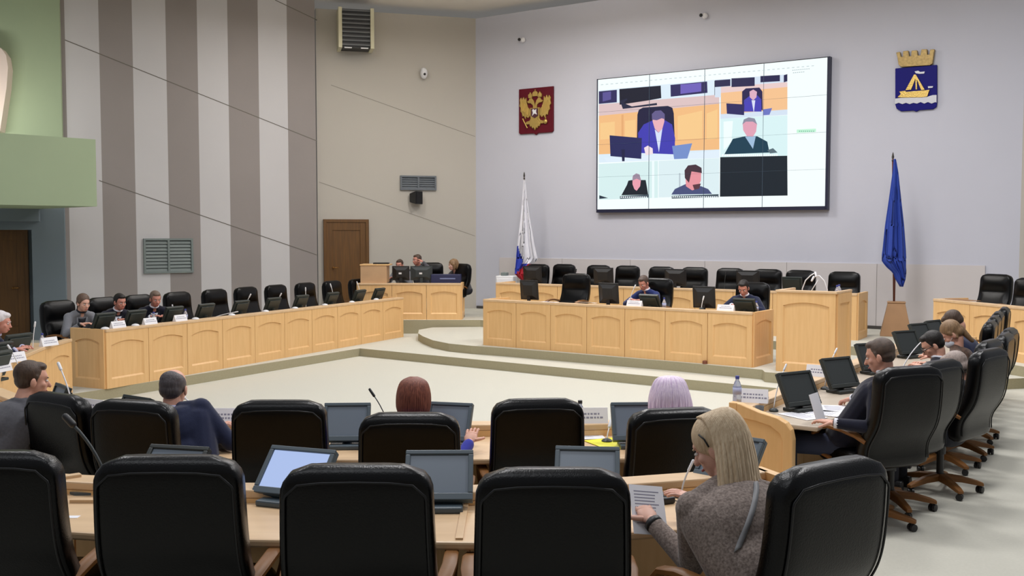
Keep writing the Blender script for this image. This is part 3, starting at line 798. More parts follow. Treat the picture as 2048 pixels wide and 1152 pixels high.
def desk(name, label, pts, counts, z, h, depth, surf, group=None, ledge=.11, end=(True, True), worktop=True, topmat=None, cat='desk', plinth=0.0):
    """front line pts travel so that the seats are on the LEFT of travel"""
    t = thing(name, label, cat, (pts[0][0], pts[0][1], z), 0, group)
    for i in range(len(pts) - 1):
        a = Vector(pts[i]); b = Vector(pts[i + 1]); k = counts[i]; L = (b - a).length
        for j in range(k):
            p = a + (b - a) * (j / k); q = a + (b - a) * ((j + 1) / k)
            m = MB(); panel_into(m, frame_at(p, q, z), L / k, h - .04)
            m.build('front_panel', WOOD, t, world=True)
    m = MB(); m.sweep(pts, [(-.03, z + h - .04), (-.03, z + h), (ledge, z + h), (ledge, z + h - .04)])
    m.build('ledge', WOODTOP, t, world=True, bevel=.008)
    if worktop:
        m = MB(); m.sweep(pts, [(ledge - .03, z + surf), (ledge - .03, z + h - .04), (ledge, z + h - .04), (ledge, z + surf)])
        m.build('ledge_backboard', WOOD, t, world=True)
        m = MB(); m.sweep(pts, [(.03, z + surf - .035), (.03, z + surf), (depth, z + surf), (depth, z + surf - .035)])
        m.build('worktop', topmat or WOODTOP, t, world=True, bevel=.01)
    for e_, on in ((0, end[0]), (1, end[1])):
        if not on: continue
        if e_ == 0: a = Vector(pts[0]); d = (Vector(pts[1]) - a).normalized()
        else: a = Vector(pts[-1]); d = (a - Vector(pts[-2])).normalized()
        n = Vector((-d.y, d.x)); q = a + n * depth
        m = MB()
        if e_ == 0: panel_into(m, frame_at(q, a, z), depth, h)
        else: panel_into(m, frame_at(a, q, z), depth, h)
        m.build('end_panel', WOOD, t, world=True)
    return t
HT_A = on_z(968, 690, L2).xy; HT_B = on_z(1505, 735, L2).xy
def ccw(*p): return [tuple(q) for q in p]
# travel direction such that the seats are on the left of travel: for a desk seen from its front, go right -> ... check sign
def mk(name, label, pts, counts, z, h, depth, surf, **k):
    return desk(name, label, pts, counts, z, h, depth, surf, **k)
mk('head_table', 'long maple head table with seven arched panels on the low platform', ccw(HT_A, HT_B), [7], L2, .79, .72, .72)
BR_A = on_z(993, 565, 1.2).xy; BR_B = Vector((5.72, 16.52))
mk('back_row_desk', 'long maple desk in the back row under the video wall', ccw(BR_A, BR_B), [10], L3, .78, .7, .72)
mk('left_wing_desk', 'long maple desk of ten panels along the left side of the pit', ccw(*LW), [10], L1, .79, .62, .73)

mk('corner_desk', 'curved maple desk at the left edge, lower than the end panel beside it', [(-4.30, 8.25), (-4.72, 9.05), (-5.12, 9.95), (-5.42, 10.95), (-5.60, 11.9), (-5.66, 12.75)], [1, 1, 1, 1, 1], L1, .71, .62, .66, end=(False, False), ledge=.07)
mk('middle_row_desk', 'maple desk of the middle row, seen from its seats, between the pit and the chairs', [(1.3, 6.78), (.5, 6.64), (-1.2, 6.62), (-2.4, 6.72), (-3.5, 7.35), (-4.2, 8.1)], [1, 2, 2, 2, 1], L1, .80, .76, .72, end=(True, False))
frd = mk('front_row_desk', 'maple desk nearest the camera, carrying grey monitors and a black handset', [(1.22, 4.92), (.87, 4.78), (.52, 4.68), (-.2, 4.53), (-1.25, 4.575), (-2.08, 4.73), (-3.4, 5.05)], [1, 1, 1, 1, 1, 2], LN, .76, .64, .70, end=(True, True))
m = MB(); m.M = Matrix.Translation((-2.06, 4.72, 0)) @ Matrix.Rotation(math.radians(128), 4, 'Z'); m.box(-.02, .02, 0, .32, LN + .70, LN + .775); m.build('divider', WOODTOP, frd, world=True, bevel=.004)
m = MB(); m.box(-.225, -.195, 3.92, 4.42, LN + .70, LN + .708); m.build('joint_strip', WOODTOP, frd, world=True)
m = MB(); m.box(-2.0, -1.70, 4.46, 4.50, LN + .70, LN + .715); m.build('low_lip', WOODTOP, frd, world=True)
A_DIR = Vector((.559, .829)); B_DIR = Vector((.829, -.559))
RW0 = Vector((1.60, 7.20)); RW1 = RW0 + A_DIR * 6.3
rw = mk('right_wing_desk', 'long maple desk along the right side of the pit with papers and monitors', [tuple(RW1), tuple(RW0)], [8], L1, .80, .62, .72, end=(True, False), topmat=nmat('greige_worktop', rgb(190, 176, 158), .4, noise=.08, nscale=5))
m = MB()
prof = [(0, 0), (.47, 0), (.47, .62), (.455, .69), (.42, .735), (.36, .765), (.22, .795), (.08, .84), (0, .845)]
m.prism(prof, (RW0.x, RW0.y, L1), Vector((B_DIR.x, B_DIR.y, 0)), V(0, 0, 1), Vector((-A_DIR.x, -A_DIR.y, 0)), 0, .06)
prof = [(.07, .1), (.37, .1), (.37, .62), (.30, .665), (.22, .69), (.07, .71)]
m.prism([(0.0, .0), (.47, .0), (.47, .1), (0, .1)], (RW0.x, RW0.y, L1), Vector((B_DIR.x, B_DIR.y, 0)), V(0, 0, 1), Vector((-A_DIR.x, -A_DIR.y, 0)), .06, .075)
m.prism([(0.0, .1), (.06, .1), (.06, .845), (0, .845)], (RW0.x, RW0.y, L1), Vector((B_DIR.x, B_DIR.y, 0)), V(0, 0, 1), Vector((-A_DIR.x, -A_DIR.y, 0)), .06, .075)
m.prism([(.40, .1), (.47, .1), (.47, .62), (.455, .69), (.42, .735), (.36, .765), (.22, .795), (.08, .84), (.06, .84), (.06, .745), (.2, .73), (.31, .705), (.38, .655), (.40, .6)], (RW0.x, RW0.y, L1), Vector((B_DIR.x, B_DIR.y, 0)), V(0, 0, 1), Vector((-A_DIR.x, -A_DIR.y, 0)), .06, .075)
m.build('end_panel', WOOD, rw, world=True, bevel=.006)
FR_A = on_z(1869, 597, L3 + .77); FR_B = FR_A + Vector((.262, -.965, 0)) * 4.0
mk('side_desk', 'maple desk on the raised floor at the right edge, with two empty chairs behind it', [(FR_A.x, FR_A.y), (FR_B.x, FR_B.y)], [5], L3, .77, .6, .70)
SE_A = on_z(722, 563, L3 + .76); SE_B = on_z(925, 563, L3 + .76)
mk('secretary_desk', 'maple desk with black monitors in the corner beside the dark wooden door', [(SE_A.x, 20.55), (SE_B.x, 20.5)], [3], L3, .75, .7, .72)
# box unit on the secretary desk
a = on_y(723, 562, 20.75); b2 = on_y(775, 562, 20.75)
t = thing('desk_cabinet', 'tall plain maple cabinet standing on the left end of the corner desk', 'cabinet', (a.x, 20.6, L3 + .75))
m = MB(); m.box(0, b2.x - a.x, 0, .5, 0, .36); m.build('body', nmat('pale_veneer', rgb(196, 160, 122), .5, noise=.08, nscale=4), t, bevel=.004)
m = MB(); m.box(-.01, b2.x - a.x + .06, -.01, .51, .36, .385); m.build('top', WOOD, t, bevel=.004)
# lectern
LA = on_z(1553, 741.5, L2); LB = on_z(1670, 751, L2)
ld = (LB - LA); lw = ld.length; lz = math.atan2(ld.y, ld.x)
t = thing('lectern', 'tall maple lectern with a white microphone arch, right of the head table', 'lectern', (LA.x, LA.y, L2), lz)
m = MB(); m.M = Matrix(((1, 0, 0, 0), (0, -1, 0, 0), (0, 0, 1, 0), (0, 0, 0, 1)))
panel_into(m, m.M, lw, 1.10); m.build('front_panel', WOOD, t)
for s_ in (0, 1):
    m = MB(); X = 0 if s_ == 0 else lw
    M_ = Matrix(((0, 1 if s_ else -1, 0, X), (1 if s_ else 1, 0, 0, 0.02), (0, 0, 1, 0), (0, 0, 0, 1)))
    panel_into(m, M_, .62, 1.10, arch=False); m.build('side_panel', WOOD, t)
m = MB(); m.box(.03, lw - .03, .1, .62, .98, 1.0); m.build('reading_top', WOODTOP, t)
m = MB(); m.box(-.02, lw + .02, -.04, .05, 1.10, 1.135); m.box(-.02, .03, .05, .66, 1.10, 1.135); m.box(lw - .03, lw + .02, .05, .66, 1.10, 1.135)
m.build('rim', WOODTOP, t, bevel=.008)
LECT = t
# white cabinet behind the left end of the back desk
p = on_z(1003, 600, L3)
t = thing('white_cabinet', 'small white cabinet against the back wall beside the tricolour flag', 'cabinet', (-.12, 21.6, L3), -.3)
m = MB(); m.box(-.2, .2, -.15, .15, 0, .86); m.build('body', WHITEPL, t, bevel=.02)
m = MB(); m.box(-.17, .17, -.165, -.15, .5, .8); m.build('door', PAPER, t, bevel=.005)
m = MB(); m.box(-.1, .02, -.1, .1, .86, .93); m.build('tray', GRILLE, t, bevel=.01)

# ================================================================== CHAIRS
def make_chair():
    t = thing('swivel_chair', 'x', 'chair')
    # back: lofted, reclined, padded
    rings = []; NR = 26; NA = 32
    for i in range(NR + 1):
        v = i / NR; z = .40 + .71 * v
        yc = -.235 - .13 * v - .035 * math.sin(v * PI) + .05 * math.exp(-((v - .22) / .16) ** 2)
        hw = .285 - .020 * v; 
        if v > .86: hw -= .10 * (1 - math.sqrt(max(0, 1 - ((v - .86) / .14) ** 2))) 
        if v < .12: hw -= .06 * (1 - math.sqrt(max(0, 1 - ((.12 - v) / .12) ** 2)))
        th = .058
        if v > .9: th *= math.sqrt(max(.05, 1 - ((v - .9) / .105) ** 2))
        if v < .06: th *= math.sqrt(max(.1, 1 - ((.06 - v) / .065) ** 2))
        ring = []
        for k in range(NA):
            a = 2 * PI * k / NA; c, s_ = math.cos(a), math.sin(a); e = .38
            x = hw * (abs(c) ** e) * (1 if c > 0 else -1); y = th * (abs(s_) ** e) * (1 if s_ > 0 else -1)
            if y > 0:
                roll = abs(math.sin(v * PI * 3.05 + .35)); cx = max(0, 1 - (abs(x) / (hw * .86)) ** 6)
                y += (.03 * roll) * cx
                y += .012 * (abs(x) / hw) ** 3
            ring.append((x, yc + y, z))
        rings.append(ring)
    m = MB(); m.loft(rings); m.build('backrest', LEATHER, t, smooth=True)
    # piping on the rear panel
    pts = []
    def back_y(v):
        th = .058 * (math.sqrt(max(.05, 1 - ((v - .9) / .105) ** 2)) if v > .9 else 1)
        return -.235 - .13 * v - .035 * math.sin(v * PI) + .05 * math.exp(-((v - .22) / .16) ** 2) - th
    for v in [.08 + .02 * k for k in range(41)]:
        pts.append((-.262 + .018 * v + max(0, v - .84) * .22, back_y(v) + .003, .40 + .71 * v))
    L = list(pts); R_ = [(-x, y, z) for x, y, z in reversed(pts)]
    zt = .40 + .71 * .925
    top = [(-.20, back_y(.92) + .003, zt - .008), (-.12, back_y(.928) + .003, zt), (0, back_y(.93) + .003, zt + .002), (.12, back_y(.928) + .003, zt), (.20, back_y(.92) + .003, zt - .008)]
    m = MB(); m.tube(L[:-1] + top + R_[1:], .005, 6); m.build('piping', LEATHER2, t, smooth=True)
    # seat
    rings = []
    for (z, s_) in ((.385, .80), (.39, .93), (.41, .99), (.45, 1.0), (.48, .985), (.50, .93), (.512, .80), (.516, .5)):
        ring = []
        for k in range(28):
            a = 2 * PI * k / 28; c, q = math.cos(a), math.sin(a); e = .45
            ring.append((.265 * s_ * abs(c) ** e * (1 if c > 0 else -1), .03 + .27 * s_ * abs(q) ** e * (1 if q > 0 else -1), z))
        rings.append(ring)
    m = MB(); m.loft(rings); m.build('seat', LEATHER, t, smooth=True)
    for s_ in (-1, 1):
        m = MB(); pts = [(.262, -.27, .60), (.29, -.20, .635), (.305, -.08, .655), (.305, .06, .655), (.30, .16, .635), (.295, .215, .58), (.29, .22, .52), (.28, .17, .455), (.25, .08, .42)]
        rings = []
        for i, p_ in enumerate(pts):
            a = Vector(pts[max(0, i - 1)]); b = Vector(pts[min(len(pts) - 1, i + 1)]); d = (b - a).normalized()
            x = Vector((1, 0, 0)); n_ = d.cross(x).normalized(); x = n_.cross(d)
            w_ = .028; h_ = .014; p_ = Vector(p_)
            rings.append([Vector(((p_ + x * sx * w_ + n_ * sy * h_).x * s_, (p_ + x * sx * w_ + n_ * sy * h_).y, (p_ + x * sx * w_ + n_ * sy * h_).z)) for sx, sy in ((-1, -.6), (-.7, -1), (.7, -1), (1, -.6), (1, .6), (.7, 1), (-.7, 1), (-1, .6))])
        m.loft(rings); m.build('armrest', WOODARM, t, smooth=True, auto=50)
    m = MB(); m.lathe([(.028, .12), (.028, .26), (.04, .26), (.04, .345), (.03, .345), (.03, .38)], n=14); m.box(-.12, .12, -.14, .14, .355, .39); m.build('column', PLASTIC, t, smooth=False)
    m = MB()
    m.lathe([(.05, .085), (.055, .12), (.045, .14), (.02, .145)], n=14); m.build('hub', PLASTIC, t)
    for k in range(5):
        a = 2 * PI * k / 5 + .3; d = Vector((math.cos(a), math.sin(a), 0)); n_ = Vector((-d.y, d.x, 0))
        rings = []
        for q, zz, w_, h_ in ((.03, .115, .034, .028), (.16, .105, .030, .024), (.28, .08, .026, .018), (.325, .068, .02, .012)):
            c = d * q + V(0, 0, zz); rings.append([c + n_ * sx * w_ + V(0, 0, sz * h_) for sx, sz in ((-1, -1), (1, -1), (1, .6), (.7, 1), (-.7, 1), (-1, .6))])
        m = MB(); m.loft(rings); lg = m.build('leg', WOODARM, t, bevel=.004)
        m = MB(); c = d * .30
        m.M = Matrix.Translation(c + V(0, 0, .027)) @ Matrix.Rotation(a + .9, 4, 'Z') @ Matrix.Rotation(PI / 2, 4, 'X')
        m.lathe([(.008, -.026), (.026, -.024), (.027, -.006), (.014, -.004), (.014, .004), (.027, .006), (.026, .024), (.008, .026)], n=14)
        m.M = Matrix.Identity(4); m.tube([c + V(0, 0, .03), c + V(0, 0, .07)], .012, 8)
        m.build('caster', PLASTIC, lg, smooth=False)
    return t
CHAIR0 = make_chair(); used = [False]
def chair(top, floor_z, yaw, label, group=None, h=1.11):
    """top: point at the middle of the back's top edge; yaw 0 faces +Y"""
    f = Vector((-math.sin(yaw), math.cos(yaw), 0))
    o = Vector((top.x, top.y, 0)) + f * .385
    loc = Vector((o.x, o.y, floor_z))
    if not used[0]:
        used[0] = True; c = CHAIR0; c.location = loc; c.rotation_euler = (0, 0, yaw); c['label'] = label
        if group: c['group'] = group
    else: c = dup(CHAIR0, loc, yaw, label, group)
    if abs(h - 1.11) > .005:
        dz = h - 1.11
        for ch in c.children:
            n = ch.name.split('.')[0]
            if n in ('backrest', 'piping', 'seat', 'armrest'): ch.location.z = dz
            if n == 'column': ch.scale.z = 1 + dz / .38
    return c
D = math.radians
# front row, backs to the camera
for px, py, yaw, lb in ((-30, 905, 0, 'big black chair cut off by the left edge, nearest the camera'),
                        (333, 914, 0, 'big black chair near the camera, right of the white sticker on the desk'),
                        (712, 932, 0, 'big black chair near the camera, between the lit monitor and the dark grey monitor'),
                        (1106, 940, 0, 'big black chair near the camera, directly left of the blonde woman')):
    chair(on_z(px, py, LN + 1.11), LN, D(yaw), lb, 'front row chairs')
chair(on_z(1672, 925, LN + 1.135) , LN, D(33), 'big black chair turned aside, directly right of the blonde woman', 'front row chairs', h=1.135)
# middle row
for px, py, yaw, lb in ((108, 788, -32, 'black chair in the middle row behind the man in the grey jacket'),
                        (262, 802, -16, 'black chair in the middle row behind the balding man in navy'),
                        (557, 802, 0, 'empty black chair in the middle row right of the balding man'),
                        (818, 827, 0, 'black chair in the middle row behind the red-haired woman'),
                        (1076, 799, 5, 'empty black chair in the middle row left of the lilac-haired woman'),
                        (1355, 818, 12, 'black chair in the middle row behind the lilac-haired woman')):
    chair(on_z(px, py, L1 + 1.11), L1, D(yaw), lb, 'middle row chairs')
# right wing
for X, Y, yaw, h, lb in ((2.66, 6.62, 22, 1.17, 'black chair of the man in navy at the near end of the right desk'),
                      (3.08, 7.10, 40, 1.15, 'second black chair of the right wing, behind the grey cap of hair'),
                      (3.68, 7.62, 42, 1.17, 'third black chair of the right wing, its curved back nearest the right edge'),
                      (4.08, 8.45, 50, 1.15, 'low-looking chair behind the man with glasses on the right'),
                      (4.48, 9.0, 56, 1.15, 'chair half hidden behind the third chair of the right wing'),
                      (4.87, 9.7, 56, 1.13, 'chair at the right edge with a shiny blue highlight, far right wing'),
                      (4.97, 10.3, 60, 1.15, 'nearest of the four empty upright chairs in a file at the far right wing'),
                      (5.30, 10.9, 60, 1.15, 'second of the four empty upright chairs in a file at the far right wing'),
                      (5.63, 11.5, 60, 1.15, 'third of the four empty upright chairs in a file at the far right wing'),
                      (6.05, 12.2, 60, 1.15, 'farthest of the four empty upright chairs in a file at the far right wing')):
    chair(V(X, Y, 0), L1, D(yaw), lb, 'right wing chairs', h=h)
lw0 = Vector(LW[0]); lw1 = Vector(LW[1]); ldir = (lw1 - lw0).normalized(); lseat = Vector((-ldir.y, ldir.x))
def on_left(px, off, z=L1 + .73):
    """the point on the left wing worktop, off metres behind the front line, seen in column px"""
    u = (px - 1024) / FPX; a = lw0 + lseat * off
    s_ = (u * a.y - a.x) / (ldir.x - u * ldir.y); return V(a.x + ldir.x * s_, a.y + ldir.y * s_, z)
# left wing
LWYAW = math.atan2(-(.89), -.45)   # faces the pit
lwy = -PI / 2 - .46
for i, (px, py, lb) in enumerate(((110, 595, 'black chair left of the woman in the light grey jacket'), (200, 598, 'black chair between the woman in grey and the man in navy'), (272, 592, 'black chair between the two men of the left wing'), (350, 588, 'black chair right of the grey-haired man of the left wing'),
                         (425, 583, 'first fully empty black chair right of the men of the left wing'), (488, 576, 'second empty black chair of the left wing'), (548, 573, 'third empty black chair of the left wing'), (607, 570, 'fourth empty black chair of the left wing'),
                         (661, 567, 'black chair of the left wing in front of the dark wooden door'), (712, 560, 'last black chair of the left wing, at the far end of the desk'))):
    p = on_left(px, 1.38, 0)
    chair(p, L1, lwy, lb, 'left wing chairs')
# back row
for i, (px, py) in enumerate(((1078, 528), (1130, 528), (1199, 530), (1257, 531), (1325, 533), (1391, 534), (1462, 536), (1537, 538), (1603, 540), (1690, 543))):
    o = ('first', 'second', 'third', 'fourth', 'fifth', 'sixth', 'seventh', 'eighth', 'ninth', 'tenth')[i]
    chair(on_z(px, py, L3 + 1.11), L3, PI - WD, '%s black chair from the left behind the back row desk' % o, 'back row chairs')
# head table
hA_ = Vector(HT_A); hB_ = Vector(HT_B); hd_ = (hB_ - hA_).normalized(); hs_ = Vector((-hd_.y, hd_.x))
def behind_head(px, off):
    u = (px - 1024) / FPX; a = hA_ + hs_ * off
    q = (u * a.y - a.x) / (hd_.x - u * hd_.y); return V(a.x + hd_.x * q, a.y + hd_.y * q, 0)
for px, h_, lb in ((1155, 1.21, 'empty black chair at the head table'), (1318, 1.17, 'black chair behind the bowed chairman in blue at the head table'), (1508, 1.15, 'black chair behind the dark-haired man in navy at the head table')):
    chair(behind_head(px, 1.4), L2, PI - WD, lb, 'head table chairs', h=h_)
# side desk and secretary desk
for px, py, lb in ((1996, 548, 'left empty black chair behind the side desk at the right edge'), (2068, 556, 'black chair cut off by the right edge behind the side desk')):
    chair(on_z(px, py, L3 + 1.13), L3, PI - D(62), lb, 'side desk chairs', h=1.13)
chair(on_y(862, 519, 22.1), L3, PI + .1, 'black chair of the man at the corner desk', 'corner desk chairs', h=1.13)
chair(on_y(927, 524, 21.3), L3, PI - .9, 'black chair of the woman at the corner desk, by the wall corner', 'corner desk chairs', h=1.13)

# ================================================================== DESK ITEMS
def monitor(p, yaw, label, group, w=.31, h=.245, tilt=22, lit=None, case=None, glow=None, roll=0):
    """low touch monitor on a foot; the screen looks towards the seat (local -Y), leaning back"""
    t = thing('desk_monitor', label, 'monitor', p, yaw, group)
    case = case or GREYCASE
    m = MB(); m.box(-w * .36, w * .36, -.07, .09, 0, .028); m.build('foot', case, t, bevel=.008)
    m = MB(); m.tube([(0, .04, .02), (0, .05, .09)], .03, 10); m.build('neck', case, t)
    R = Matrix.Translation((0, -.02, .045)) @ Matrix.Rotation(-D(tilt), 4, 'X')
    m = MB(); m.M = R; f = .022
    m.box(-w / 2, w / 2, .004, .03, 0, h); m.box(-w / 2 + .03, w / 2 - .03, .03, .05, .03, h - .03)
    m.box(-w / 2, w / 2, -.012, .004, 0, f + .012); m.box(-w / 2, w / 2, -.012, .004, h - f, h)
    m.box(-w / 2, -w / 2 + f, -.012, .004, f + .012, h - f); m.box(w / 2 - f, w / 2, -.012, .004, f + .012, h - f)
    m.build('housing', case, t, bevel=.004)
    m = MB(); m.M = R; m.box(-w / 2 + f, w / 2 - f, -.002, .005, f + .012, h - f); m.build('screen', lit or SCREENOFF, t)
    return t
def big_monitor(p, yaw, label, group=None, w=.42, h=.34, case=None, badge=None):
    t = thing('desk_monitor', label, 'monitor', p, yaw, group); case = case or PLASTIC
    m = MB(); m.lathe([(.11, 0), (.11, .012), (.03, .02), (.02, .025)], n=20); m.build('foot', case, t, smooth=False)
    m = MB(); m.box(-.03, .03, .02, .045, .015, .2); m.build('stand', case, t, bevel=.004)
    R = Matrix.Translation((0, 0, .075)) @ Matrix.Rotation(-D(6), 4, 'X')
    m = MB(); m.M = R; m.box(-w / 2, w / 2, -.012, .014, 0, h); m.loft([[V(-w / 2 + .02, .014, .02), V(w / 2 - .02, .014, .02), V(w / 2 - .02, .014, h - .02), V(-w / 2 + .02, .014, h - .02)], [V(-w / 4, .05, .08), V(w / 4, .05, .08), V(w / 4, .05, h - .08), V(-w / 4, .05, h - .08)]])
    m.build('housing', case, t, bevel=.004)
    m = MB(); m.M = R; m.box(-w / 2 + .014, w / 2 - .014, -.0135, -.012, .02, h - .014); m.build('screen', SCREENDARK, t)
    if badge:
        m = MB(); m.M = R; m.box(-.02, .04, .05, .054, h * .45, h * .45 + .035); m.build('badge', badge, t)
    return t
def mic(p, tip, label, group, white=True, rr=.0055, head=.011):
    t = thing('gooseneck_microphone', label, 'microphone', p, 0, group)
    c = WHITEPL if white else DARKGREY
    m = MB(); m.lathe([(.035, 0), (.035, .012), (.022, .022), (.01, .026)], n=14); m.build('base', DARKGREY, t)
    tip = Vector(tip); mid = Vector((tip.x * .25, tip.y * .25, tip.z * .62))
    pts = []
    for k in range(9):
        q = k / 8; pts.append(Vector((0, 0, .02)) * (1 - q) ** 2 + mid * 2 * q * (1 - q) + tip * q * q)
    m = MB(); m.tube(pts, rr, 8); m.build('stem', c, t, smooth=True)
    d = (pts[-1] - pts[-2]).normalized()
    m = MB(); m.cap(pts[-1], pts[-1] + d * .05, head, head * .95); m.build('head', c if white else PLASTIC, t, smooth=True)
    return t
def bottle(p, label, group=None, h=.21, cap=None):
    t = thing('water_bottle', label, 'bottle', p, 0, group)
    m = MB(); k = h / .21
    m.lathe([(.028, 0), (.032, .006), (.032, .05), (.029, .07), (.032, .09), (.032, .13), (.02, .165), (.0125, .178), (.0125, .192)], n=18)
    o = m.build('bottle_body', nmat('clear_bottle', rgb(205, 210, 225), .12, trans=.75), t, smooth=True)
    m = MB(); m.lathe([(.0328, .075), (.0328, .125)], n=18); m.build('label_band', nmat('bottle_label', rgb(170, 175, 205), .5), t, smooth=True)
    m = MB(); m.lathe([(.015, .188), (.015, .208), (.013, .21)], n=14); m.build('cap', cap or nmat('blue_cap', rgb(60, 70, 150), .4), t)
    return t
def card(p, yaw, label, group='name cards', w=.24, h=.085):
    """tented name card; the writing faces local +Y and -Y"""
    t = thing('name_card', label, 'name card', p, yaw, group)
    m = MB(); b = .035
    m.loft([[V(-w / 2, -b, 0), V(-w / 2, b, 0), V(-w / 2, .002, h), V(-w / 2, -.002, h)], [V(w / 2, -b, 0), V(w / 2, b, 0), V(w / 2, .002, h), V(w / 2, -.002, h)]])
    m.build('card', PAPER, t)
    m = MB(); random.seed(int(p[0] * 100))
    for s_ in (-1, 1):
        for (z, hw, n) in ((.055, .07, 5), (.032, .095, 9)):
            x = -hw
            while x < hw:
                q = random.uniform(.01, .02); y = s_ * (b * (1 - z / h) + .0015); y2 = s_ * (b * (1 - (z + .011) / h) + .0015)
                m.add([(x, y, z), (x + q, y, z), (x + q, y2, z + .011), (x, y2, z + .011)], [(0, 1, 2, 3)]); x += q + .007
    m.build('printed_lines', INK, t)
    return t
def paper(p, yaw, label, group=None, w=.21, h=.297, n=1, mat=None, name='paper_sheet', cat='paper', curl=0):
    t = MB()
    N = 8; rows = []
    for i in range(N + 1):
        q = i / N; z = .004 + curl * (q ** 3)
        rows.append([V(-w / 2, -h / 2 + h * q, z), V(w / 2, -h / 2 + h * q, z)])
    top = [p_ for r in rows for p_ in r]; bot = [p_ - V(0, 0, .003) for p_ in top]; K = len(top); fs = []
    for i in range(N):
        a = 2 * i; fs.append((a, a + 1, a + 3, a + 2)); fs.append((K + a, K + a + 2, K + a + 3, K + a + 1))
        fs.append((a, a + 2, K + a + 2, K + a)); fs.append((a + 1, K + a + 1, K + a + 3, a + 3))
    fs.append((0, K, K + 1, 1)); fs.append((K - 2, K - 1, 2 * K - 1, 2 * K - 2))
    t.add(top + bot, fs)
    o = t.build(name, [mat or PAPER], None); o.location = p; o.rotation_euler = (0, 0, yaw)
    tag(o, label, cat, group)
    if (mat or PAPER) == PAPER:
        l = MB()
        for k in range(11):
            y = h * .36 - k * h * .065
            if curl and y > h * .2: continue
            l.box(-w * .38, w * random.uniform(.1, .38), y, y + .004, .0042, .0046)
        l.build('printed_lines', INK, o)
    return o

# ---- left wing
# monitor yaw: local -Y towards the seat side
def yaw_to(v): return math.atan2(v.x, -v.y)      # rotation taking local -Y to v
LMY = yaw_to(Vector((lseat.x, lseat.y)))
DGREEN = nmat('dark_monitor_back', rgb(36, 44, 42), .4)
LZ = L1 + .73
whos = ['in front of the woman in light grey', 'in front of the younger man in navy', 'in front of the grey-haired man of the left wing', 'fourth from the near end of the left wing', 'fifth from the near end of the left wing', 'sixth on the left wing, beside a white microphone', 'seventh on the left wing, beside a white microphone', 'eighth on the left wing, before the doorway', 'ninth on the left wing, before the dark door', 'last on the left wing, by the far end of the desk']
for i, (px, py) in enumerate(((200, 664), (262, 657), (325, 648), (391, 641), (458, 633), (525, 626), (588, 620), (645, 613), (702, 607), (750, 603))):
    p = on_z(px, py, LZ); q = Vector((p.x, p.y))
    # keep the foot on the worktop: project to a fixed offset behind the ledge
    s_ = (q - lw0).dot(ldir); q = lw0 + ldir * s_ + lseat * .24
    monitor(V(q.x, q.y, LZ), LMY, 'dark monitor back %s' % whos[i], 'left wing monitors', w=.33, h=.24, tilt=24, case=DGREEN)
for px, tx, tz, lb in ((487, 10, .30, 'white gooseneck microphone between the fourth and fifth monitors of the left wing'), (550, 9, .27, 'white gooseneck microphone between the fifth and sixth monitors of the left wing'), (611, 0, .32, 'upright white gooseneck microphone between the sixth and seventh monitors'),
                       (668, -6, .35, 'white gooseneck microphone before the second last chair of the left wing'), (722, -7, .35, 'white gooseneck microphone before the last chair of the left wing'), (346, -1, .22, 'white microphone beside the name card of the grey-haired man')):
    mic(on_left(px, .35), (tx * .009, -.02, tz), lb, 'left wing microphones')
mic(on_left(425, .3), (.30, .1, .10), 'thin pale microphone lying low across the left wing desk', 'left wing microphones', head=.008)
for px, lb in ((233, 'white name card beside the monitor of the woman in light grey'), (297, 'white name card left of the grey-haired man of the left wing'), (358, 'white name card right of the grey-haired man of the left wing')):
    q = on_left(px, .05, L1 + .79); card(q, LMY, lb, w=.23, h=.09)
for px, lb in ((225, 'small water bottle behind the first name card of the left wing'), (369, 'small water bottle behind the third name card of the left wing'), (305, 'small water bottle by the second name card of the left wing')):
    bottle(on_left(px, .2, LZ), lb, 'left wing bottles')
for k, px in enumerate((207, 268, 389, 462, 530, 589, 649, 703, 752)):
    q = on_left(px, .04, L1 + .79)
    t = MB(); t.lathe([(.055, 0), (.055, .008), (.04, .022), (.012, .03)], n=14)
    o = t.build('table_socket', WHITEPL, None, smooth=True); o.location = q
    tag(o, 'white round cap on the front ledge of the left wing, below its %s monitor' % ('first', 'second', 'fourth', 'fifth', 'sixth', 'seventh', 'eighth', 'ninth', 'last')[k], 'cap', 'white caps on the left wing ledge')

# ---- corner desk at the far left
def facing(v): return yaw_to(v)
CY = yaw_to(Vector((-.93, .35)))
CZ = L1 + .62
p = on_y(68, 690, 10.9); monitor(V(-5.68, 11.35, L1 + .62), CY, 'dark monitor on the corner desk beside the white-haired man', 'corner desk monitors', w=.36, h=.27, case=DGREEN)
monitor(V(-5.45, 10.45, CZ), CY + .1, 'middle dark monitor on the corner desk at the left edge', 'corner desk monitors', w=.36, h=.27, case=DGREEN)
monitor(V(-5.05, 9.65, CZ), CY + .2, 'nearest dark monitor on the corner desk, cut by the left edge', 'corner desk monitors', w=.36, h=.27, case=DGREEN)
card(V(-5.56, 11.95, L1 + .71), CY, 'white name card on the corner desk below the first empty chair', w=.24, h=.1)
card(V(-5.22, 10.45, L1 + .71), CY, 'white name card on the corner desk near the left edge', w=.24, h=.1)
card(V(-4.98, 9.7, L1 + .71), CY + .2, 'nearest white name card on the corner desk, at the left edge', w=.24, h=.1)
mic(V(-5.66, 11.75, CZ), (.03, 0, .34), 'short white microphone right of the corner desk monitor', 'corner microphones')
mic(on_z(25, 755, CZ) + V(.08, 0, 0), (-.08, -.02, .28), 'white microphone rising at the left edge before the man in the grey jacket', 'corner microphones')
bottle(V(-5.78, 12.25, CZ), 'water bottle on the corner desk beside the name card', 'corner bottles')
bottle(V(-4.95, 9.3, CZ), 'water bottle on the corner desk at the left edge', 'corner bottles')
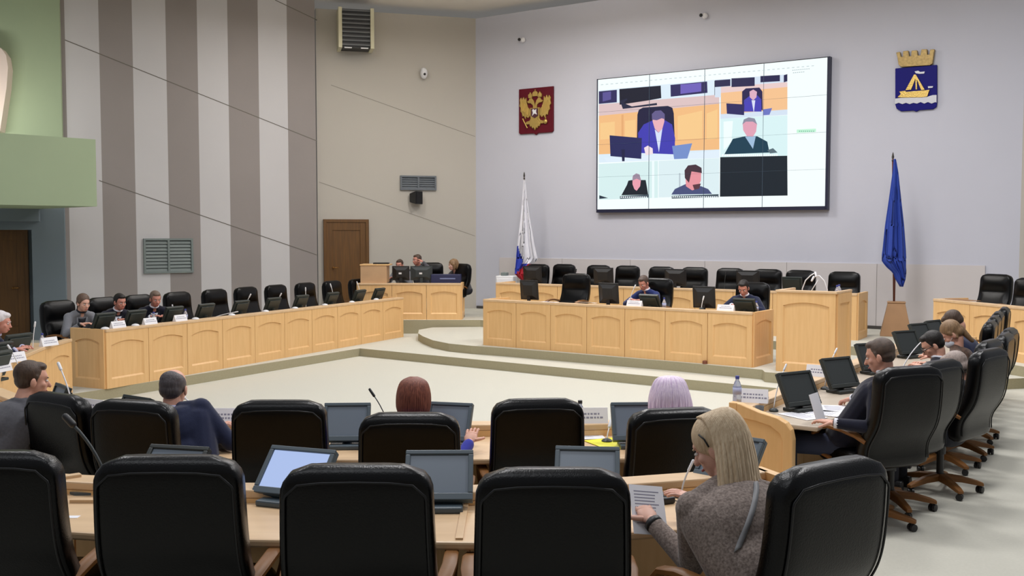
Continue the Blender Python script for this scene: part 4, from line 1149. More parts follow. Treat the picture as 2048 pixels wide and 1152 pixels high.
paper(V(-5.62, 11.0, CZ), CY, 'papers on the corner desk between two monitors', 'corner papers', .25, .3)

# ---- head table
hA = Vector(HT_A); hB = Vector(HT_B); hd = (hB - hA).normalized(); hs = Vector((-hd.y, hd.x)); HY = yaw_to(hs); HZ = L2 + .72
def on_head(px, off, z=HZ):
    u = (px - 1024) / FPX; a = hA + hs * off
    s_ = (u * a.y - a.x) / (hd.x - u * hd.y); return V(a.x + hd.x * s_, a.y + hd.y * s_, z)
for px, lb in ((1060, 'black monitor at the left end of the head table'), (1219, 'black monitor left of the bowed chairman'), (1410, 'black monitor left of the dark-haired man at the head table')):
    big_monitor(on_head(px, .3), HY, lb, 'head table monitors', w=.36, h=.33)
for px, lb in ((1304, 'low monitor with light top edge before the bowed chairman'), (1494, 'low monitor with light top edge at the right end of the head table')):
    monitor(on_head(px, .28), HY, lb, 'low monitors on the head table', w=.33, h=.24, tilt=30, case=DGREEN)
card(on_head(1270, .12, L2 + .79), HY, 'white name card before the bowed chairman', w=.26)
card(on_head(1453, .1, L2 + .79), HY, 'white name card before the dark-haired man', w=.26)
paper(on_head(1173, .2, L2 + .79) , HY, 'white papers on the head table before the empty chair', 'head table papers', .3, .2, curl=.02)
paper(on_head(1100, .05, L2 + .79), HY, 'pale sheet at the left end of the head table ledge', 'head table papers', .3, .1)
bottle(on_head(1329, .22), 'water bottle right of the chairman', 'head table bottles', h=.22)
bottle(on_head(1514, .34), 'water bottle at the right end of the head table', 'head table bottles', h=.22)
mic(on_head(1258, .35), (.08, -.02, .33), 'white microphone pointing at the chairman', 'head table microphones')
mic(on_head(1404, .12, L2 + .79), (.02, 0, .14), 'short pale microphone before the black monitor of the dark-haired man', 'head table microphones')
for px, ww in ((1300, .25), (1420, .25)):
    pass
# round caps at the foot of the panels
for px, py, lb in ((1041, 688, 'small brown door stop at the foot of the head table, left'), (1411, 724, 'small brown door stop at the foot of the head table, right')):
    q = on_z(px, py + 3, L2); m = MB(); m.lathe([(.035, 0), (.035, .04), (.025, .05)], n=12)
    o = m.build('floor_stop', nmat('brown_rubber', rgb(120, 70, 50), .6), None); o.location = (q.x - .02, q.y - .05, L2); tag(o, lb, 'door stop')

# ---- back row desk
bA = Vector(BR_A); bB = Vector(BR_B); bd = (bB - bA).normalized(); bs = Vector((-bd.y, bd.x)); BY = yaw_to(bs); BZ = L3 + .72
def on_back(px, off, z=BZ):
    u = (px - 1024) / FPX; a = bA + bs * off
    s_ = (u * a.y - a.x) / (bd.x - u * bd.y); return V(a.x + bd.x * s_, a.y + bd.y * s_, z)
for px, lb in ((1066, 'dark monitor on the back row desk beside the tricolour flag'), (1208, 'dark monitor on the back row desk before the third chair'), (1352, 'dark monitor on the back row desk between the fifth and sixth chairs'), (1497, 'dark monitor on the back row desk between the seventh and eighth chairs')):
    big_monitor(on_back(px, .35), BY, lb, 'back row monitors', w=.42, h=.32)
for px, lb in ((1150, 'thin black microphone before the second back row chair'), (1296, 'thin black microphone before the fourth back row chair'), (1449, 'thin black microphone before the seventh back row chair')):
    mic(on_back(px, .3), (.02, 0, .3), lb, 'back row microphones', white=False, rr=.004)
monitor(on_back(1586, .3), BY, 'dark green monitor back left of the white microphone arch', 'back row low monitors', w=.34, h=.26, tilt=12, case=DGREEN)

# ---- lectern things
lecM = Matrix.Translation((LA.x, LA.y, L2)) @ Matrix.Rotation(lz, 4, 'Z')
def on_lect(x, y, z=1.0): return lecM @ V(x, y, z)
t = thing('lectern_microphone', 'pair of white arched gooseneck microphones on the lectern', 'microphone', on_lect(.42, .3, 1.0), lz)
m = MB(); m.box(-.2, .2, -.03, .03, 0, .02); m.build('base', DARKGREY, t)
for s_, hh in ((-1, .36), (1, .30)):
    pts = [(s_ * .17, 0, .02), (s_ * .175, 0, .14), (s_ * .13, 0, .26), (s_ * .06, 0, .33), (s_ * -.01, -.02, hh + .01)]
    m = MB(); m.tube(pts, .008, 8); n_ = m.build('stem', WHITEPL, t, smooth=True)
    m = MB(); m.cap(Vector(pts[-1]), Vector(pts[-1]) + V(-s_ * .02, -.02, -.05), .016, .014); m.build('head', WHITEPL, n_, smooth=True)
m = MB(); m.tube([(-.1, 0, .02), (-.02, 0, .16), (.05, -.01, .27)], .007, 8); m.build('stem', WHITEPL, t, smooth=True)
bottle(on_lect(.76, .2), 'water bottle on the lectern, the left one of two', 'lectern bottles', h=.24)
bottle(on_lect(.72, .42), 'water bottle on the lectern, the right one of two', 'lectern bottles', h=.24)
# ---- corner (secretary) desk
for px, Y, w_, h_, lb, mt, bd_ in ((802, 20.85, .36, .30, 'black monitor with a small white badge next to the tall box on the corner desk', PLASTIC, WHITEPL), (843, 20.85, .46, .30, 'dark grey monitor with a white badge in the middle of the corner desk', DARKGREY, WHITEPL)):
    q = on_y(px, 560, Y); big_monitor(V(q.x, Y, L3 + .72), PI * 0, lb, 'corner desk monitors by the door', w=w_, h=h_, case=mt, badge=bd_).rotation_euler.z = PI
q = on_y(893, 560, 20.95)
t = thing('equipment_case', 'navy blue equipment case with a pale stripe at the right end of the corner desk', 'case', (q.x, 20.9, L3 + .72), -.05)
m = MB(); m.box(-.31, .31, -.12, .12, 0, .2); m.build('body', nmat('navy_plastic', rgb(38, 42, 78), .4), t, bevel=.015)
m = MB(); m.box(-.12, .2, -.128, -.12, .1, .125); m.build('stripe', nmat('pale_stripe', rgb(120, 130, 170), .5), t)
q = on_y(762, 526, 20.8)
o = MB(); o.box(-.16, .16, -.1, .1, 0, .03); o = o.build('folder', PLASTIC, None, bevel=.005); o.location = (q.x, 20.85, L3 + .75 + .385); tag(o, 'flat black folder lying on the tall box of the corner desk', 'folder')

# ---- side desk
big = paper(V(FR_A.x + .28, FR_A.y - .35, L3 + .77), .3, 'brown folder lying on the left end of the side desk', None, .22, .5, mat=nmat('brown_cardboard', rgb(150, 112, 76), .7), name='folder', cat='folder')

# ---- right wing
def on_right(px, off, z=L1 + .72):
    u = (px - 1024) / FPX; a = RW0 + B_DIR * off
    s_ = (u * a.y - a.x) / (A_DIR.x - u * A_DIR.y); return V(a.x + A_DIR.x * s_, a.y + A_DIR.y * s_, z)
RY = yaw_to(B_DIR); RZ = L1 + .72
RCASE = nmat('dark_olive_monitor', rgb(44, 48, 46), .45)
for px, py, ry, ww, lb in ((1606, 822, -.45, .34, 'nearest dark monitor of the right wing, above the papers'), (1688, 785, -.45, .34, 'second dark monitor of the right wing, left of the man in navy'), (1752, 748, -.6, .33, 'third monitor of the right wing, beside the head of the man in navy'), (1822, 716, -.5, .33, 'fourth monitor of the right wing, before the man with glasses'),
                       (1850, 697, -.4, .33, 'far monitor of the right wing before the masked woman'), (1880, 689, -.3, .33, 'farthest monitor of the right wing')):
    q = on_z(px, py, RZ)
    monitor(q, RY + ry, lb, 'right wing monitors', w=ww, h=.27, tilt=27, case=RCASE, lit=SCREENDARK)
q = on_z(1504, 812, L1 + .80); bottle(V(RW0.x + .06, RW0.y + .12, L1 + .80), 'clear water bottle with a blue cap on the near corner of the right desk', 'right wing bottles', h=.215)
card(V(*(RW0 + A_DIR * .28 + B_DIR * .05), L1 + .80), -.35, 'grey name card beside the bottle on the near end of the right desk', w=.22, h=.10)
card(V(*(RW0 + A_DIR * 1.9 + B_DIR * .05), L1 + .80), -.6, 'name card between the two nearest monitors of the right wing', w=.22, h=.10)
t = thing('drinking_glass', 'small glass on the near end of the right desk under the name card', 'glass', V(*(RW0 + A_DIR * .12 + B_DIR * .16), RZ))
m = MB(); m.lathe([(.026, 0), (.032, .085), (.030, .085), (.024, .004)], n=16); m.build('cup', nmat('clear_glass', rgb(225, 230, 235), .05, trans=.9), t, smooth=True)
mic(V(*(RW0 + A_DIR * .42 + B_DIR * .16), RZ), (.10, .10, .30), 'pale microphone in front of the nearest monitor of the right wing', 'right wing microphones', white=True, rr=.004, head=.008)
mic(V(*(RW0 + A_DIR * 1.7 + B_DIR * .16), RZ), (.12, .12, .30), 'pale microphone in front of the second monitor of the right wing', 'right wing microphones', white=True, rr=.004, head=.008)
mic(on_z(1795, 768, RZ), (.26, .1, .38), 'long white microphone stem rising before the man with glasses', 'right wing microphones', white=True, rr=.005)
for px, py, yw, cl, lb in ((1605, 832, .5, 0, 'printed sheet nearest the rounded end panel of the right desk'), (1645, 826, .9, 0, 'printed sheet under the hand of the man in navy'), (1672, 818, -.2, 0, 'printed sheet beyond the hand of the man in navy'), (1820, 712, .3, 0, 'stack of white papers before the man with glasses')):
    paper(on_z(px, py, RZ + .001), yw, lb, 'right wing papers', .21, .297, curl=cl)
o = paper(on_z(1648, 838, RZ + .002), -.9, 'white sheet held upright by the man in navy', None, .16, .20, curl=.0); [bpy.data.objects.remove(c_) for c_ in list(o.children)]; o.rotation_euler = (D(72), 0, D(52)); o.location = on_y(1634, 815, 6.95)

# ---- middle row
MZ = L1 + .72; ML_ = L1 + .80
for px, Y, yaw, lit, lb in ((692, 6.18, .05, None, 'grey monitor between the empty chair and the chair of the red-haired woman'), (893, 6.2, -.25, None, 'grey monitor half hidden behind the red-haired woman'), (1272, 6.2, .05, None, 'pale blue-grey monitor left of the lilac-haired woman'), (250, 6.45, -.6, None, 'dark monitor tilted behind the chair of the balding man')):
    q = on_y(px, 800, Y)
    monitor(V(q.x, Y, MZ), yaw, lb, 'middle row monitors', w=.29, h=.25, tilt=28, case=GREYCASE if px > 300 else DGREEN)
monitor(V(on_y(105, 760, 6.9).x, 6.9, MZ), -.9, 'dark monitor before the man in the grey jacket', 'middle row monitors', w=.29, h=.25, tilt=20, case=DGREEN)
for px, Y, yw, lb in ((458, 6.58, .0, 'name card with two lines on the middle row ledge right of the balding man'), (183, 6.95, -.5, 'name card on the middle row ledge left of the balding man'), (1176, 6.6, .05, 'name card on the middle row ledge right of the empty chair')):
    q = on_y(px, 850, Y); card(V(q.x, Y, ML_), yw, lb, w=.26, h=.10)
for px, Y, tip, lb in ((432, 6.45, (-.22, .05, .26), 'thin white microphone before the balding man'), (152, 6.6, (-.15, .12, .42), 'striped white microphone stem beside the man in the grey jacket'),):
    q = on_y(px, 800, Y); mic(V(q.x, Y, MZ), tip, lb, 'middle row white microphones', rr=.005)
q = on_y(784, 850, 6.3); mic(V(q.x, 6.3, MZ), (-.12, .05, .30), 'thin dark microphone left of the red-haired woman', 'middle row dark microphones', white=False, rr=.0035, head=.009)
q = on_y(1214, 850, 6.35); mic(V(q.x, 6.35, MZ), (.02, .05, .09), 'short thin microphone between the yellow folder and the ledge', 'middle row dark microphones', rr=.004)
q = on_z(1222, 888, MZ + .002)
YEL = nmat('yellow_folder', rgb(235, 228, 40), .6)
paper(q, .45, 'bright yellow folder on the desk left of the lilac-haired woman', None, .22, .31, mat=YEL, name='folder', cat='folder')
for px, py, yw, lb in ((470, 888, .2, 'white sheet on the middle row desk right of the balding man'), (180, 852, -.3, 'white sheet on the middle row desk left of the balding man'), (960, 862, .1, 'white sheet on the middle row desk right of the red-haired woman'), (1172, 870, .1, 'white sheet beside the yellow folder')):
    paper(on_z(px, py, MZ + .001), yw, lb, 'middle row papers')
q = on_z(1178, 862, MZ); t = thing('drinking_glass', 'glass on the middle row desk beside the yellow folder', 'glass', q)
m = MB(); m.lathe([(.026, 0), (.032, .09), (.030, .09), (.024, .004)], n=16); m.build('cup', nmat('clear_glass', rgb(225, 230, 235), .05, trans=.9), t, smooth=True)
q = on_z(1160, 862, MZ); bottle(q, 'water bottle with a dark cap right of the empty middle row chair', None, h=.22, cap=PLASTIC)
paper(on_z(180, 838, MZ + .01), .4, 'open dark notebook on the middle row desk', None, .2, .16, mat=nmat('dark_cover', rgb(60, 62, 76), .6), name='notebook', cat='notebook')

# ---- front row
FZ = LN + .70
LITS = emission('lit_screen', rgb(176, 196, 240), .95)
q = on_z(572, 1012, FZ); monitor(V(q.x, q.y + .02, FZ), -.34, 'tilted grey monitor with a lit pale blue screen', 'front row monitors', w=.34, h=.25, tilt=44, lit=LITS)
q = on_z(876, 1022, FZ); monitor(V(q.x, q.y + .02, FZ), .02, 'grey monitor with a dark grey screen between two big chairs', 'front row monitors', w=.305, h=.245, tilt=40)
q = on_z(1176, 1012, FZ); monitor(V(q.x, q.y + .08, FZ), -.1, 'grey monitor rising behind the big chair left of the blonde woman', 'front row monitors', w=.30, h=.235, tilt=42)
q = on_z(318, 1000, FZ); monitor(V(q.x, q.y + .08, FZ), -.22, 'grey monitor barely showing over the big chair right of the sticker', 'front row monitors', w=.31, h=.225, tilt=46, case=RCASE)
q = on_z(1432, 985, FZ); monitor(V(q.x + .04, q.y + .06, FZ), -.75, 'blue-grey monitor half hidden behind the head of the blonde woman', 'front row monitors', w=.30, h=.25, tilt=40)
q = on_z(212, 992, FZ); mic(V(q.x + .02, q.y, FZ), (-.18, .03, .33), 'thick dark microphone leaning left over the front row desk', 'front row microphones', white=False, rr=.008, head=.017)
q = on_z(1363, 994, FZ); mic(V(q.x, q.y, FZ), (.035, .02, .12), 'thin silver microphone bent towards the blonde woman', 'front row microphones', rr=.004, head=.007)
o = MB(); o.box(-.028, .028, -.018, .018, 0, .0012); o = o.build('sticker', PAPER, None); o.location = on_z(145, 1034, FZ); tag(o, 'small white sticker on the desk between the two leftmost big chairs', 'sticker')
q = on_z(180, 988, FZ)
o = MB(); o.prism([(-.10, 0), (-.04, .08), (.12, .08), (.12, -.02), (-.06, -.03)], (0, 0, 0), V(1, 0, 0), V(0, 1, 0), V(0, 0, 1), 0, .012); o = o.build('socket_plate', GREYCASE, None); o.location = q; tag(o, 'slate grey pad lying on the desk beside the big chair at lower left', 'pad')
t = thing('voice_recorder', 'black handset-shaped recorder with keys lying on the desk before the blonde woman', 'recorder', on_z(1318, 1000, FZ), .45)
m = MB(); m.box(-.035, .035, -.085, .085, 0, .032); m.build('body', PLASTIC, t, bevel=.01)
m = MB(); m.box(-.026, .026, .015, .06, .032, .0335); m.build('display', nmat('small_display', rgb(96, 104, 118), .3), t)
for r_ in range(3):
    for c_ in range(3):
        m = MB(); m.box(-.024 + c_ * .018, -.012 + c_ * .018, -.06 + r_ * .022, -.046 + r_ * .022, .032, .036); m.build('key', GREYCASE, t)
q = on_z(1340, 1003, FZ)
o = MB(); o.tube([q + V(0, 0, .008), q + V(.05, -.03, .006), q + V(.11, -.05, .006)], .0025, 6); o = o.build('cable', PLASTIC, None, smooth=True); tag(o, 'thin black cable running from the handset towards the blonde woman', 'cable')

# ================================================================== PEOPLE
from mathutils.bvhtree import BVHTree
def solve_lean(Hz, z0=.56, up=.50, nk=.165):
    lo, hi = 0.0, 1.25
    g = lambda t: z0 + up * math.cos(t) + nk * math.cos(t * .6)
    if g(lo) < Hz: return 0.0, z0 + (Hz - g(lo))
    for _ in range(40):
        mid = (lo + hi) / 2
        if g(mid) > Hz: lo = mid
        else: hi = mid
    return lo, z0
def ik(S, T, U, F, pole):
    d = T - S; L = min(d.length, (U + F) * .995); dn = d.normalized(); T2 = S + dn * L
    a = (U * U - F * F + L * L) / (2 * L); h = math.sqrt(max(0, U * U - a * a))
    p = pole - dn * pole.dot(dn); p = p.normalized() if p.length > 1e-4 else V(0, 0, -1)
    return S + dn * a + p * h, T2
def hand_geo(m, wrist, d, palm_n, side, curl=.5, seg=8, s=1.0):
    """five fingers rooted inside a palm; d = pointing direction, palm_n = out of the palm, side=+1 thumb towards +t"""
    d = d.normalized(); n = (palm_n - d * palm_n.dot(d)).normalized(); t = d.cross(n) * side
    pc = wrist + d * .045 * s
    R = Matrix((t, d, n)).transposed()
    m.ell(pc, (.042 * s, .055 * s, .017 * s), R, 12, 8)
    m.ell(wrist + d * .075 * s, (.040 * s, .022 * s, .015 * s), R, 12, 8)
    for i, (x, L) in enumerate(((.030, .072), (.010, .082), (-.010, .076), (-.029, .060))):
        p = wrist + d * .078 * s + t * x * s; dd = d + t * x * 2; dd.normalize()
        for k in range(3):
            l = L * (.45, .30, .25)[k] * s
            q = p + dd * l; r = (.0092, .0084, .0074)[k] * s
            m.cap(p, q, r, r * .92, seg); p = q
            a = curl * (.7, .9, .6)[k] * (1 + .1 * i)
            dd = (dd * math.cos(a) + n * math.sin(a)).normalized()
    p = wrist + d * .025 * s + t * .032 * s; dd = (d * .62 + t * .65 + n * .35).normalized()
    for k in range(2):
        q = p + dd * (.040, .032)[k] * s; r = (.0115, .0095)[k] * s
        m.cap(p, q, r, r * .9, seg); p = q; dd = (dd + d * .45 + n * .25).normalized()
def person(label, H, fz, yaw, hyaw=0.0, hpitch=.25, hroll=0.0, hands=None, poles=None, jacket=None, shirt=None, trousers=None, hair='short', haircol=None,
           skin=None, vox=.010, tie=None, curl=.55, width=1.0, glasses=False, mask=False, front=False, bulk=1.0, hand_z=None, extra=None, group=None, zhip=.56, hipw=None):
    f = V(-math.sin(yaw), math.cos(yaw), 0)
    lean, zh = solve_lean(H.z - fz, zhip)
    fwd = .50 * math.sin(lean) + .165 * math.sin(lean * .6) + .02
    hip = V(H.x, H.y, 0) - f * fwd
    if hipw is not None: hip = V(hipw[0], hipw[1], 0); zh = zhip
    skin = skin or SKIN
    root_loc = V(hip.x, hip.y, fz)
    Rz = Matrix.Rotation(-yaw, 3, 'Z')
    loc_ = lambda w: Rz @ (Vector(w) - root_loc)          # world -> local
    u = V(0, math.sin(lean), math.cos(lean)); bk = V(0, -math.cos(lean), math.sin(lean))
    X = V(1, 0, 0); hipL = V(0, 0, zh); hc = loc_(H); T = .50
    if hipw is not None:
        nb = hc - V(0, .045, .155); u = (nb - hipL); T = u.length; u.normalize(); bk = (u.cross(X)).normalized()
        if bk.y > 0: bk = -bk
    nb = hipL + u * T; ch = hipL + u * .68 * T + bk * .012; mid = hipL + u * .34 * T + bk * .02
    sw = .172 * width; X = (-bk).cross(u).normalized()
    TR = Matrix((X, -bk, u)).transposed()
    R = Matrix.Rotation(hyaw, 3, 'Z') @ Matrix.Rotation(-hpitch, 3, 'X') @ Matrix.Rotation(hroll, 3, 'Y')
    hp = lambda x, y, z: hc + R @ V(x, y, z)
    S = {}; Eb = {}; Wr = {}
    dz = (hand_z if hand_z is not None else fz + .80) - fz
    for i, sd_ in enumerate((-1, 1)):
        S[sd_] = nb - u * .055 + X * sd_ * sw
        if hands and hands[i] is not None: T = loc_(hands[i])
        else: T = V(sd_ * .12, max(.42, hc.y + .18), dz + .02)
        pole = poles[i] if poles and poles[i] is not None else V(sd_ * .75, -.35, -1.0)
        Eb[sd_], Wr[sd_] = ik(S[sd_], T, .285, .255, Vector(pole))
    # ---- body: one continuous skin surface
    m = MB()
    m.ell(hp(0, -.012, .030), (.074, .094, .086), R, 18, 12)
    m.ell(hp(0, .022, -.030), (.060, .070, .082), R, 16, 10)
    m.ell(hp(0, .040, -.082), (.040, .046, .028), R, 12, 8)
    m.ell(hp(0, .066, .030), (.050, .024, .020), R, 12, 8)
    m.cap(hp(0, .088, .006), hp(0, .108, -.030), .008, .0135, 10)
    m.ell(hp(0, .078, -.062), (.024, .018, .012), R, 10, 6)
    for s_ in (-1, 1):
        m.ell(hp(s_ * .042, .062, -.022), (.020, .018, .020), R, 10, 6)
    m.cap(hp(0, -.02, -.06), nb + u * -.02 + V(0, .0, 0), .052, .060)
    m.ell(ch, (.125, .08, .15), TR); m.ell(mid, (.115, .08, .13), TR); m.ell(hipL, (.13, .10, .10), TR)
    m.cap(S[-1], S[1], .04, .04)
    for s_ in (-1, 1):
        m.cap(S[s_], Eb[s_], .040, .033); m.cap(Eb[s_], Wr[s_], .034, .024)
        kn = V(s_ * .10, .41, zh - .06); an = V(s_ * .10, .40, .09)
        m.cap(hipL + V(s_ * .08, 0, -.02), kn, .068, .048); m.cap(kn, an, .045, .033); m.cap(an + V(0, -.02, -.03), an + V(0, .12, -.055), .032, .026)
    ex = MB()
    for s_ in (-1, 1):
        d = (Wr[s_] - Eb[s_]).normalized()
        dn = (d + V(-s_ * .25, .1, 0)).normalized()
        if hands and hands[0 if s_ < 0 else 1] is None or not hands: dn.z *= .3
        hand_geo(ex, Wr[s_] - d * .005, dn, V(0, 0, -1), -s_ if True else s_, curl)
        ex.ell(hp(s_ * .076, -.004, -.012), (.010, .020, .031), R @ Matrix.Rotation(s_ * .3, 3, 'Z'), 10, 8)
        ex.cap(hp(s_ * .080, -.012, .006), hp(s_ * .082, -.014, -.022), .006, .005, 8)
    t = blob('person', m, skin, None, vox, 3, extra=ex)
    t.location = root_loc; t.rotation_euler = (0, 0, yaw); tag(t, label, 'person', group)
    # ---- face
    for s_ in (-1, 1):
        m = MB(); m.ell(hp(s_ * .030, .080, .004), (.013, .009, .007), R, 10, 6); e = m.build('eye', nmat('eye_white', rgb(225, 220, 215), .3), t, smooth=True)
        m = MB(); m.ell(hp(s_ * .029, .0865, .003), (.0055, .004, .0055), R, 8, 6); m.build('iris', DARKEYE, e, smooth=True)
        m = MB(); m.cap(hp(s_ * .015, .090, .022), hp(s_ * .045, .080, .024), .0045, .003, 6); m.build('eyebrow', haircol or DARKEYE, t, smooth=True)
    m = MB(); m.cap(hp(-.018, .092, -.063), hp(.018, .092, -.063), .0055, .0055, 8); m.build('lips', LIPS, t, smooth=True)
    # ---- clothing
    jk = MB()
    jk.ell(hipL + u * .02, (.165 * bulk, .125 * bulk, .13), TR); jk.ell(mid, (.158 * bulk, .118 * bulk, .17), TR); jk.ell(ch, (.172 * bulk * width, .122 * bulk, .175), TR, 18, 12)
    jk.ell(ch + u * .07 + bk * .02, (.16 * width, .10, .10), TR)
    jk.cap(S[-1] - u * .005, S[1] - u * .005, .062, .062, 14)
    for s_ in (-1, 1):
        jk.cap(nb + u * .012 + X * s_ * .035, S[s_] - u * .004, .052, .056, 12)
        jk.cap(S[s_] + X * s_ * -.005, Eb[s_], .063, .050, 14)
        jk.cap(S[s_] - u * .07 - X * s_ * .045, hipL + X * s_ * .075 + u * .06, .088 * bulk, .098 * bulk, 14)
        w2 = Wr[s_] - (Wr[s_] - Eb[s_]).normalized() * .022
        jk.cap(Eb[s_], w2, .049, .037, 14)
    # collar
    nd = (hp(0, -.02, -.06) - nb).normalized(); q = V(0, 0, 1).rotation_difference(nd).to_matrix(); c0 = nb + nd * .022
    if hair != 'lilac':
        for k in range(9):
            a = math.radians(-90 + (k - 4) * 34); b2 = math.radians(-90 + (k - 3) * 34)
            if k < 8: jk.cap(c0 + q @ V(.064 * math.cos(a), .064 * math.sin(a), .0), c0 + q @ V(.064 * math.cos(b2), .064 * math.sin(b2), 0), .017, .017, 8)
    J = blob('jacket', jk, jacket, t, vox, 9)
    if shirt:
        sh = MB()
        rings = []
        for k in range(15):
            a = 2 * PI * k / 14; sh_p = c0 + nd * .030 + q @ V(.058 * math.cos(a), .058 * math.sin(a), 0); rings.append(sh_p)
        sh.tube(rings, .013, 8); sh.build('shirt_collar', shirt, t, smooth=True)
        bv = BVHTree.FromPolygons([v.co.copy() for v in J.data.vertices], [tuple(p.vertices) for p in J.data.polygons])
        fd = -bk
        def pr(x, h_):
            o_ = hipL + u * h_ + X * x + fd * .6
            hit = bv.ray_cast(o_, bk)
            return (hit[0] + fd * .004) if hit[0] else hipL + u * h_ + X * x + fd * .13
        if front:
            sv = MB(); N = 10; L_ = []
            for k in range(N + 1):
                h_ = .47 - .30 * k / N; w_ = .052 * (1 - k / N) + .002
                L_.append([pr(-w_, h_), pr(-w_ * .35, h_) + fd * .002, pr(w_ * .35, h_) + fd * .002, pr(w_, h_)])
            sv.loft(L_ , close=False, cap=False); so = sv.build('shirt_front', shirt, t, smooth=True)
            so.modifiers.new('s', 'SOLIDIFY').thickness = .006
            for s_ in (-1, 1):
                lp = MB(); L_ = []
                for k in range(8):
                    h_ = .485 - .29 * k / 7; w_ = .055 * (1 - k / 7) + .004; w2_ = w_ + .035 * math.sin(PI * min(1, (k + 1) / 7)) 
                    L_.append([pr(s_ * w_, h_) + fd * .006, pr(s_ * w2_, h_) + fd * .003])
                lp.loft(L_, close=False, cap=False); lo_ = lp.build('lapel', jacket, t, smooth=True); lo_.modifiers.new('s', 'SOLIDIFY').thickness = .008
            if tie:
                tm = MB(); L_ = []
                for k in range(9):
                    h_ = .465 - .26 * k / 8; w_ = .012 + .010 * k / 8 if k < 8 else .004
                    L_.append([pr(-w_, h_) + fd * .010, pr(w_, h_) + fd * .010])
                tm.loft(L_, close=False, cap=False); to = tm.build('tie', tie, t, smooth=True); to.modifiers.new('s', 'SOLIDIFY').thickness = .006
    if shirt and not mask:
        for s_ in (-1, 1):
            d = (Wr[s_] - Eb[s_]).normalized(); m = MB(); m.tube([Wr[s_] - d * .03, Wr[s_] - d * .002], .036, 12); m.build('shirt_cuff', shirt, t, smooth=True)
    tr = MB()
    tr.ell(hipL - V(0, 0, .02), (.17, .13, .11))
    for s_ in (-1, 1):
        kn = V(s_ * .10, .41, zh - .06); an = V(s_ * .10, .40, .10)
        tr.cap(hipL + V(s_ * .08, 0, -.03), kn, .088, .066); tr.cap(kn, an, .062, .05)
    blob('trousers', tr, trousers or nmat('dark_trousers', rgb(28, 30, 40), .8), t, max(vox, .012), 3)
    for s_ in (-1, 1):
        m = MB(); m.loft([[V(s_ * .10 + x * k, y * 1.0 + .44, z) for x, y in ((-.04, -.12), (.04, -.12), (.047, .05), (.03, .14), (-.03, .14), (-.047, .05))] for k, z in ((1, 0.0), (1, .03), (.85, .06), (.5, .085))]); m.build('shoe', PLASTIC, t, bevel=.008)
    # ---- hair
    hcM = haircol or DARKEYE; hm = MB(); hx = MB()
    if hair == 'short':
        hm.ell(hp(0, -.024, .042), (.080, .092, .084), R, 18, 12); hm.ell(hp(0, -.042, -.004), (.073, .062, .060), R, 14, 9)
        hm.ell(hp(0, .030, .088), (.055, .048, .030), R, 12, 8)
        for s_ in (-1, 1): hm.cap(hp(s_ * .070, .012, .03), hp(s_ * .072, .008, -.005), .012, .008, 8)
    elif hair == 'bald':
        hm.ell(hp(0, -.026, .024), (.080, .094, .082), R, 18, 12); hm.ell(hp(0, -.052, -.012), (.071, .062, .062), R, 14, 9)
        hm.ell(hp(0, -.066, .045), (.068, .050, .058), R, 14, 9)
    elif hair == 'bob':
        hm.ell(hp(0, -.018, .040), (.094, .102, .092), R, 20, 14); hm.ell(hp(0, -.040, -.030), (.096, .080, .085), R, 18, 12)
        for s_ in (-1, 1): hm.cap(hp(s_ * .078, .02, .02), hp(s_ * .074, .02, -.09), .028, .018, 10)
        for k in range(26):
            a = PI * (k + .5) / 26 + PI; x = math.cos(a); y = math.sin(a)
            hx.tube(spl([hp(x * .02, -.02 + y * .02, .131), hp(x * .074, -.018 + y * .079, .098), hp(x * .097, -.02 + y * .102, .03), hp(x * .099, -.03 + y * .095, -.05), hp(x * .084, -.03 + y * .080, -.108)]), splr([.004, .010, .010, .009, .003]), 6)
    elif hair == 'lilac':
        hm.ell(hp(0, -.015, .036), (.114, .112, .100), R, 20, 14); hm.ell(hp(0, -.035, -.05), (.124, .095, .10), R, 18, 12)
        hm.ell(hp(0, -.05, -.13), (.10, .08, .06), R, 18, 12)
        for k in range(30):
            a = PI * (k + .5) / 30 + PI; x = math.cos(a); y = math.sin(a); w_ = .006 * math.sin(k * 2.3)
            hx.tube(spl([hp(x * .015, -.015 + y * .02, .134), hp(x * .08 + w_, -.015 + y * .085, .108), hp(x * .118, -.02 + y * .112, .02), hp(x * .128 + w_, -.03 + y * .10, -.07), hp(x * .118, -.04 + y * .098, -.16)]), splr([.004, .010, .012, .011, .004]), 6)
    elif hair == 'long':
        hm.ell(hp(0, -.022, .040), (.092, .104, .094), R, 20, 14); hm.ell(hp(0, -.045, .0), (.092, .095, .09), R, 20, 14)
        Rd = R @ V(0, -1, 0); Rd = V(Rd.x, Rd.y, 0).normalized(); Rr = R @ V(1, 0, 0); dn = V(0, 0, -1)
        for k in range(7):
            x = (k - 3) / 3
            a = hp(x * .042, -.06 - .02 * (1 - x * x), .02); b_ = a + dn * .13 + Rd * .035 + Rr * x * .035; c_ = b_ + dn * (.10 - .02 * x * x) + Rd * .02 + Rr * x * .03
            hm.cap(a, b_, .050, .048, 12); hm.cap(b_, c_, .048, .024, 12)
